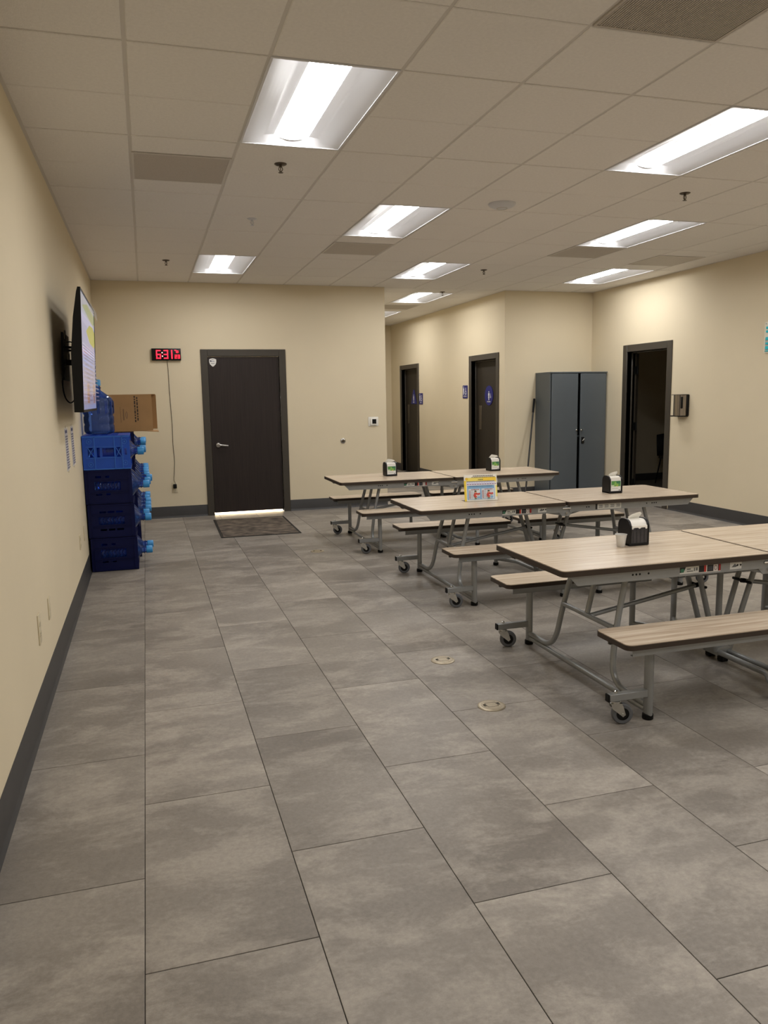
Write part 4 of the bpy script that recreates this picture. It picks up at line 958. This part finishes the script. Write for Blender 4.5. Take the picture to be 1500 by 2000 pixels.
# ================================================================== THINGS ON THE TABLES
def dispenser(x, y, rot, label, clearfront=False, flip=1):
    o = empty('napkin_dispenser', (x, y, TZ), (0, 0, rot))
    w_, d_, h_ = .062, .056, .148
    side = [(-d_, .004)]+[(-d_, h_-.045)]+[(-d_+.045-.045*math.cos(a), h_-.045+.045*math.sin(a)) for a in [PI/2*k/6 for k in range(1, 7)]]+[(d_-.045+.045*math.sin(a), h_-.045+.045*math.cos(a)) for a in [PI/2*k/6 for k in range(7)]]+[(d_, .004)]
    for s in (-1, 1): mk('side_shell', lambda b: prism(b, side, min(s*w_, s*(w_-.012)), max(s*w_, s*(w_-.012)), 'x'), M['black'], o)
    mk('base', lambda b: rbox(b, -w_, -d_-.002, 0, w_, d_+.002, .016, .005, 2), M['black'], o)
    inner = [(p[0]*.90, p[1]*.955) for p in side]
    mk('napkin_stack', lambda b: prism(b, [(p[0], max(p[1], .015)) for p in inner], -w_+.0125, w_-.0125, 'x'), M['tissue'] if not clearfront else M['black'], o)
    if clearfront:
        top = [p for p in inner if p[1] > .100]
        mk('napkin_top', lambda b: prism(b, [(p[0]*1.03, p[1]*1.012) for p in top], -w_+.0125, w_-.0125, 'x'), M['tissue'], o)
        mk('front_window', lambda b: prism(b, [(-d_-.001, .016), (-d_-.001, .104), (-d_+.002, .104), (-d_+.002, .016)], -w_+.0125, w_-.0125, 'x'), M['smoke'], o)
        mk('window_rib', lambda b: [box(b, xx-.0015, -d_-.003, .018, xx+.0015, -d_, .10) for xx in (-.04, -.016, .008, .032)], M['smoke'], o)
        mk('napkin_scallop', lambda b: prism(b, [(-.048, .112), (-.048, .094), (-.04, .092), (-.034, .101), (-.01, .101), (0, .094), (.012, .101), (.034, .101), (.04, .092), (.048, .094), (.048, .112)], -d_-.0012, -d_+.004, 'y'), M['tissue'], o)
    else:
        R = [(-.046, .018, .046, .134, (228, 227, 222)), (-.042, .058, .046, .104, (84, 142, 74)), (-.042, .055, -.01, .07, (206, 214, 190)), ([(-.02, .056), (.01, .074), (.03, .058), (.02, .09), (-.01, .096)], (132, 178, 86)), (.006, .082, .046, .104, (58, 116, 82)), ([(.0, .058), (.014, .07), (.02, .056)], (206, 196, 86)), (.03, .022, .04, .030, (70, 72, 96)), (-.036, .04, .02, .044, (176, 176, 172))]
        printed('front_label', R, M['print'], o, loc=(0, -d_*.90-.0012, 0), rot=(PI/2, 0, 0))
        mk('front_rim', lambda b: rbox(b, -w_+.004, -d_-.001, .004, w_-.004, -d_+.006, .019, .002, 1), M['black'], o)
    def nap(b):
        P = [(-.052, -.004, .158), (-.03, -.008, .172), (.0, -.004, .178), (.03, .0, .182), (.042, .004, .17)]
        Q = [(-.026, .022, .150), (-.014, .026, .152), (.006, .028, .154), (.03, .03, .154), (.044, .032, .152)]
        A = [b.verts.new((flip*p[0], p[1]-.016, p[2])) for p in P]; Bv = [b.verts.new((flip*p[0], p[1]-.014, p[2]-.006)) for p in Q]
        Cv = [b.verts.new((flip*p[0]*.8, -.01, .138)) for p in Q]
        for i in range(4):
            b.faces.new((A[i], A[i+1], Bv[i+1], Bv[i])); b.faces.new((Bv[i], Bv[i+1], Cv[i+1], Cv[i]))
        bmesh.ops.solidify(b, geom=b.faces[:], thickness=.003)
    mk('pulled_napkin', nap, M['tissue'], o)
    tag(o, label, 'napkin dispenser', 'napkin dispensers')
dispenser(3.113, 3.70, 0, 'black napkin dispenser with clear front beside the plastic cup', True, 1)
dispenser(4.298, 5.735, .0, 'black napkin dispenser with green label on the right half of the flyer table', flip=1)
dispenser(3.022, 7.96, .03, 'black napkin dispenser with green label on the farthest table, half nearest the closed door', flip=-1)
dispenser(4.236, 7.985, .06, 'black napkin dispenser with green label on the farthest table, half nearest the cabinet', flip=-1)
dispenser(3.165, 5.868, .0, 'napkin dispenser mostly hidden behind the flyer stand, napkin showing', flip=1)
# cup
cu = empty('plastic_cup', (3.005, 3.655, TZ))
mk('cup_wall', lambda b: lathe(b, [(.004, .001), (.020, .0005), (.0215, .003), (.030, .066), (.0325, .068), (.0325, .070), (.0295, .070), (.0205, .005), (.004, .004)], 28, cap=False), M['cup'], cu)
M['juice'] = mat('orange_residue', RGB(226, 178, 130), .4)
mk('residue', lambda b: lathe(b, [(.0195, .0045), (.0203, .009), (.003, .0092)], 20), M['juice'], cu)
tag(cu, 'small frosted plastic cup on the table', 'cup')
# flyer in acrylic stand
fl = empty('flyer_stand', (3.082, 5.70, TZ), (0, 0, math.radians(-4)))
W3, H3 = .138, .212
tl_ = math.radians(-8)
pan = empty('panel_group', (0, 0, .0), (PI/2+tl_, 0, 0)); pan.parent = fl; pan.name = 'sign_face'
mk('acrylic_back', lambda b: box(b, -W3-.002, 0, -.0042, W3+.002, H3+.002, -.0022), M['acrylic'], pan)
Yc, Bc, Rd, Wt, Dk = (236, 208, 70), (132, 176, 214), (196, 70, 60), (244, 241, 236), (66, 62, 52)
R = [(-W3, .001, W3, H3, (240, 236, 224)), (-W3, .001, -W3+.018, .165, Yc), (W3-.012, .03, W3, .12, (240, 226, 120)), (-W3+.018, .15, W3-.006, .187, (242, 222, 110)), (.02, .16, W3-.008, .186, (246, 208, 66)),
     (ell(-W3+.022, .178, .013, .011), (232, 190, 56)), (-W3+.02, .128, W3-.018, .158, (214, 214, 234)), (-W3+.024, .012, W3-.022, .124, Bc), (-W3+.034, .016, -.008, .098, (226, 232, 236)), (.006, .016, W3-.028, .098, (224, 230, 236))]
rnd = random.Random(11)
R += words(-.062, .112, .1975, .0055, Dk, rnd, .25)+words(-.074, .126, .1875, .005, (120, 106, 52), rnd, .25)+words(-.02, .02, .168, .006, (110, 98, 40), rnd)
R += words(-W3+.022, W3-.02, .155, .004, (110, 108, 128), rnd, .2)
R += [(-W3+.024+.021*k, .132, -W3+.036+.021*k, .137, (150, 110, 140)) for k in range(12)]+[([(-W3+.03+.021*k, .142), (-W3+.04+.021*k, .150), (-W3+.037+.021*k, .150), (-W3+.027+.021*k, .142)], (250, 250, 252)) for k in range(11)]
R += words(-W3+.04, W3-.04, .117, .004, (80, 116, 150), rnd)
for a in (-W3+.038, .010):
    R += words(a+.018, a+.088, .09, .0055, (150, 56, 52), rnd, .3)
    for k in range(8):
        R.append((a, .022+.0085*k, a+.009, .027+.0085*k, (150+10*(k % 3), 66, 62))); R += words(a+.013, a+.03, .023+.0085*k, .0025, (140, 136, 136), rnd)
    c = a+.056                       # red figure drawing with raised arms and a blue-white wrap
    R += [([(c-.022, .05), (c-.014, .064), (c+.0, .068), (c+.016, .062), (c+.03, .066), (c+.036, .056), (c+.026, .05), (c+.01, .052), (c+.006, .032), (c-.006, .026), (c-.018, .036)], Rd), (ell(c-.003, .072, .008, .008), (222, 160, 120)), (ell(c-.004, .079, .010, .005), (44, 60, 46)),
          (ell(c+.022, .03, .012, .008), (126, 178, 214)), (ell(c-.004, .022, .009, .005), (90, 120, 84)), (ell(c+.004, .046, .006, .005), (236, 210, 196))]
printed('flyer_print', R, M['print'], pan, loc=(0, 0, -.0016))
mk('flyer_sheet', lambda b: box(b, -W3, .001, -.0021, W3, H3, -.0017), M['sticker'], pan)
mk('acrylic_foot', lambda b: prism(b, [(-.004, 0), (.085, 0), (.085, .002), (-.004, .002)], -W3-.002, W3+.002, 'x'), M['acrylic'], fl)
tag(fl, 'clear stand with yellow and blue printed flyer on the table', 'sign')
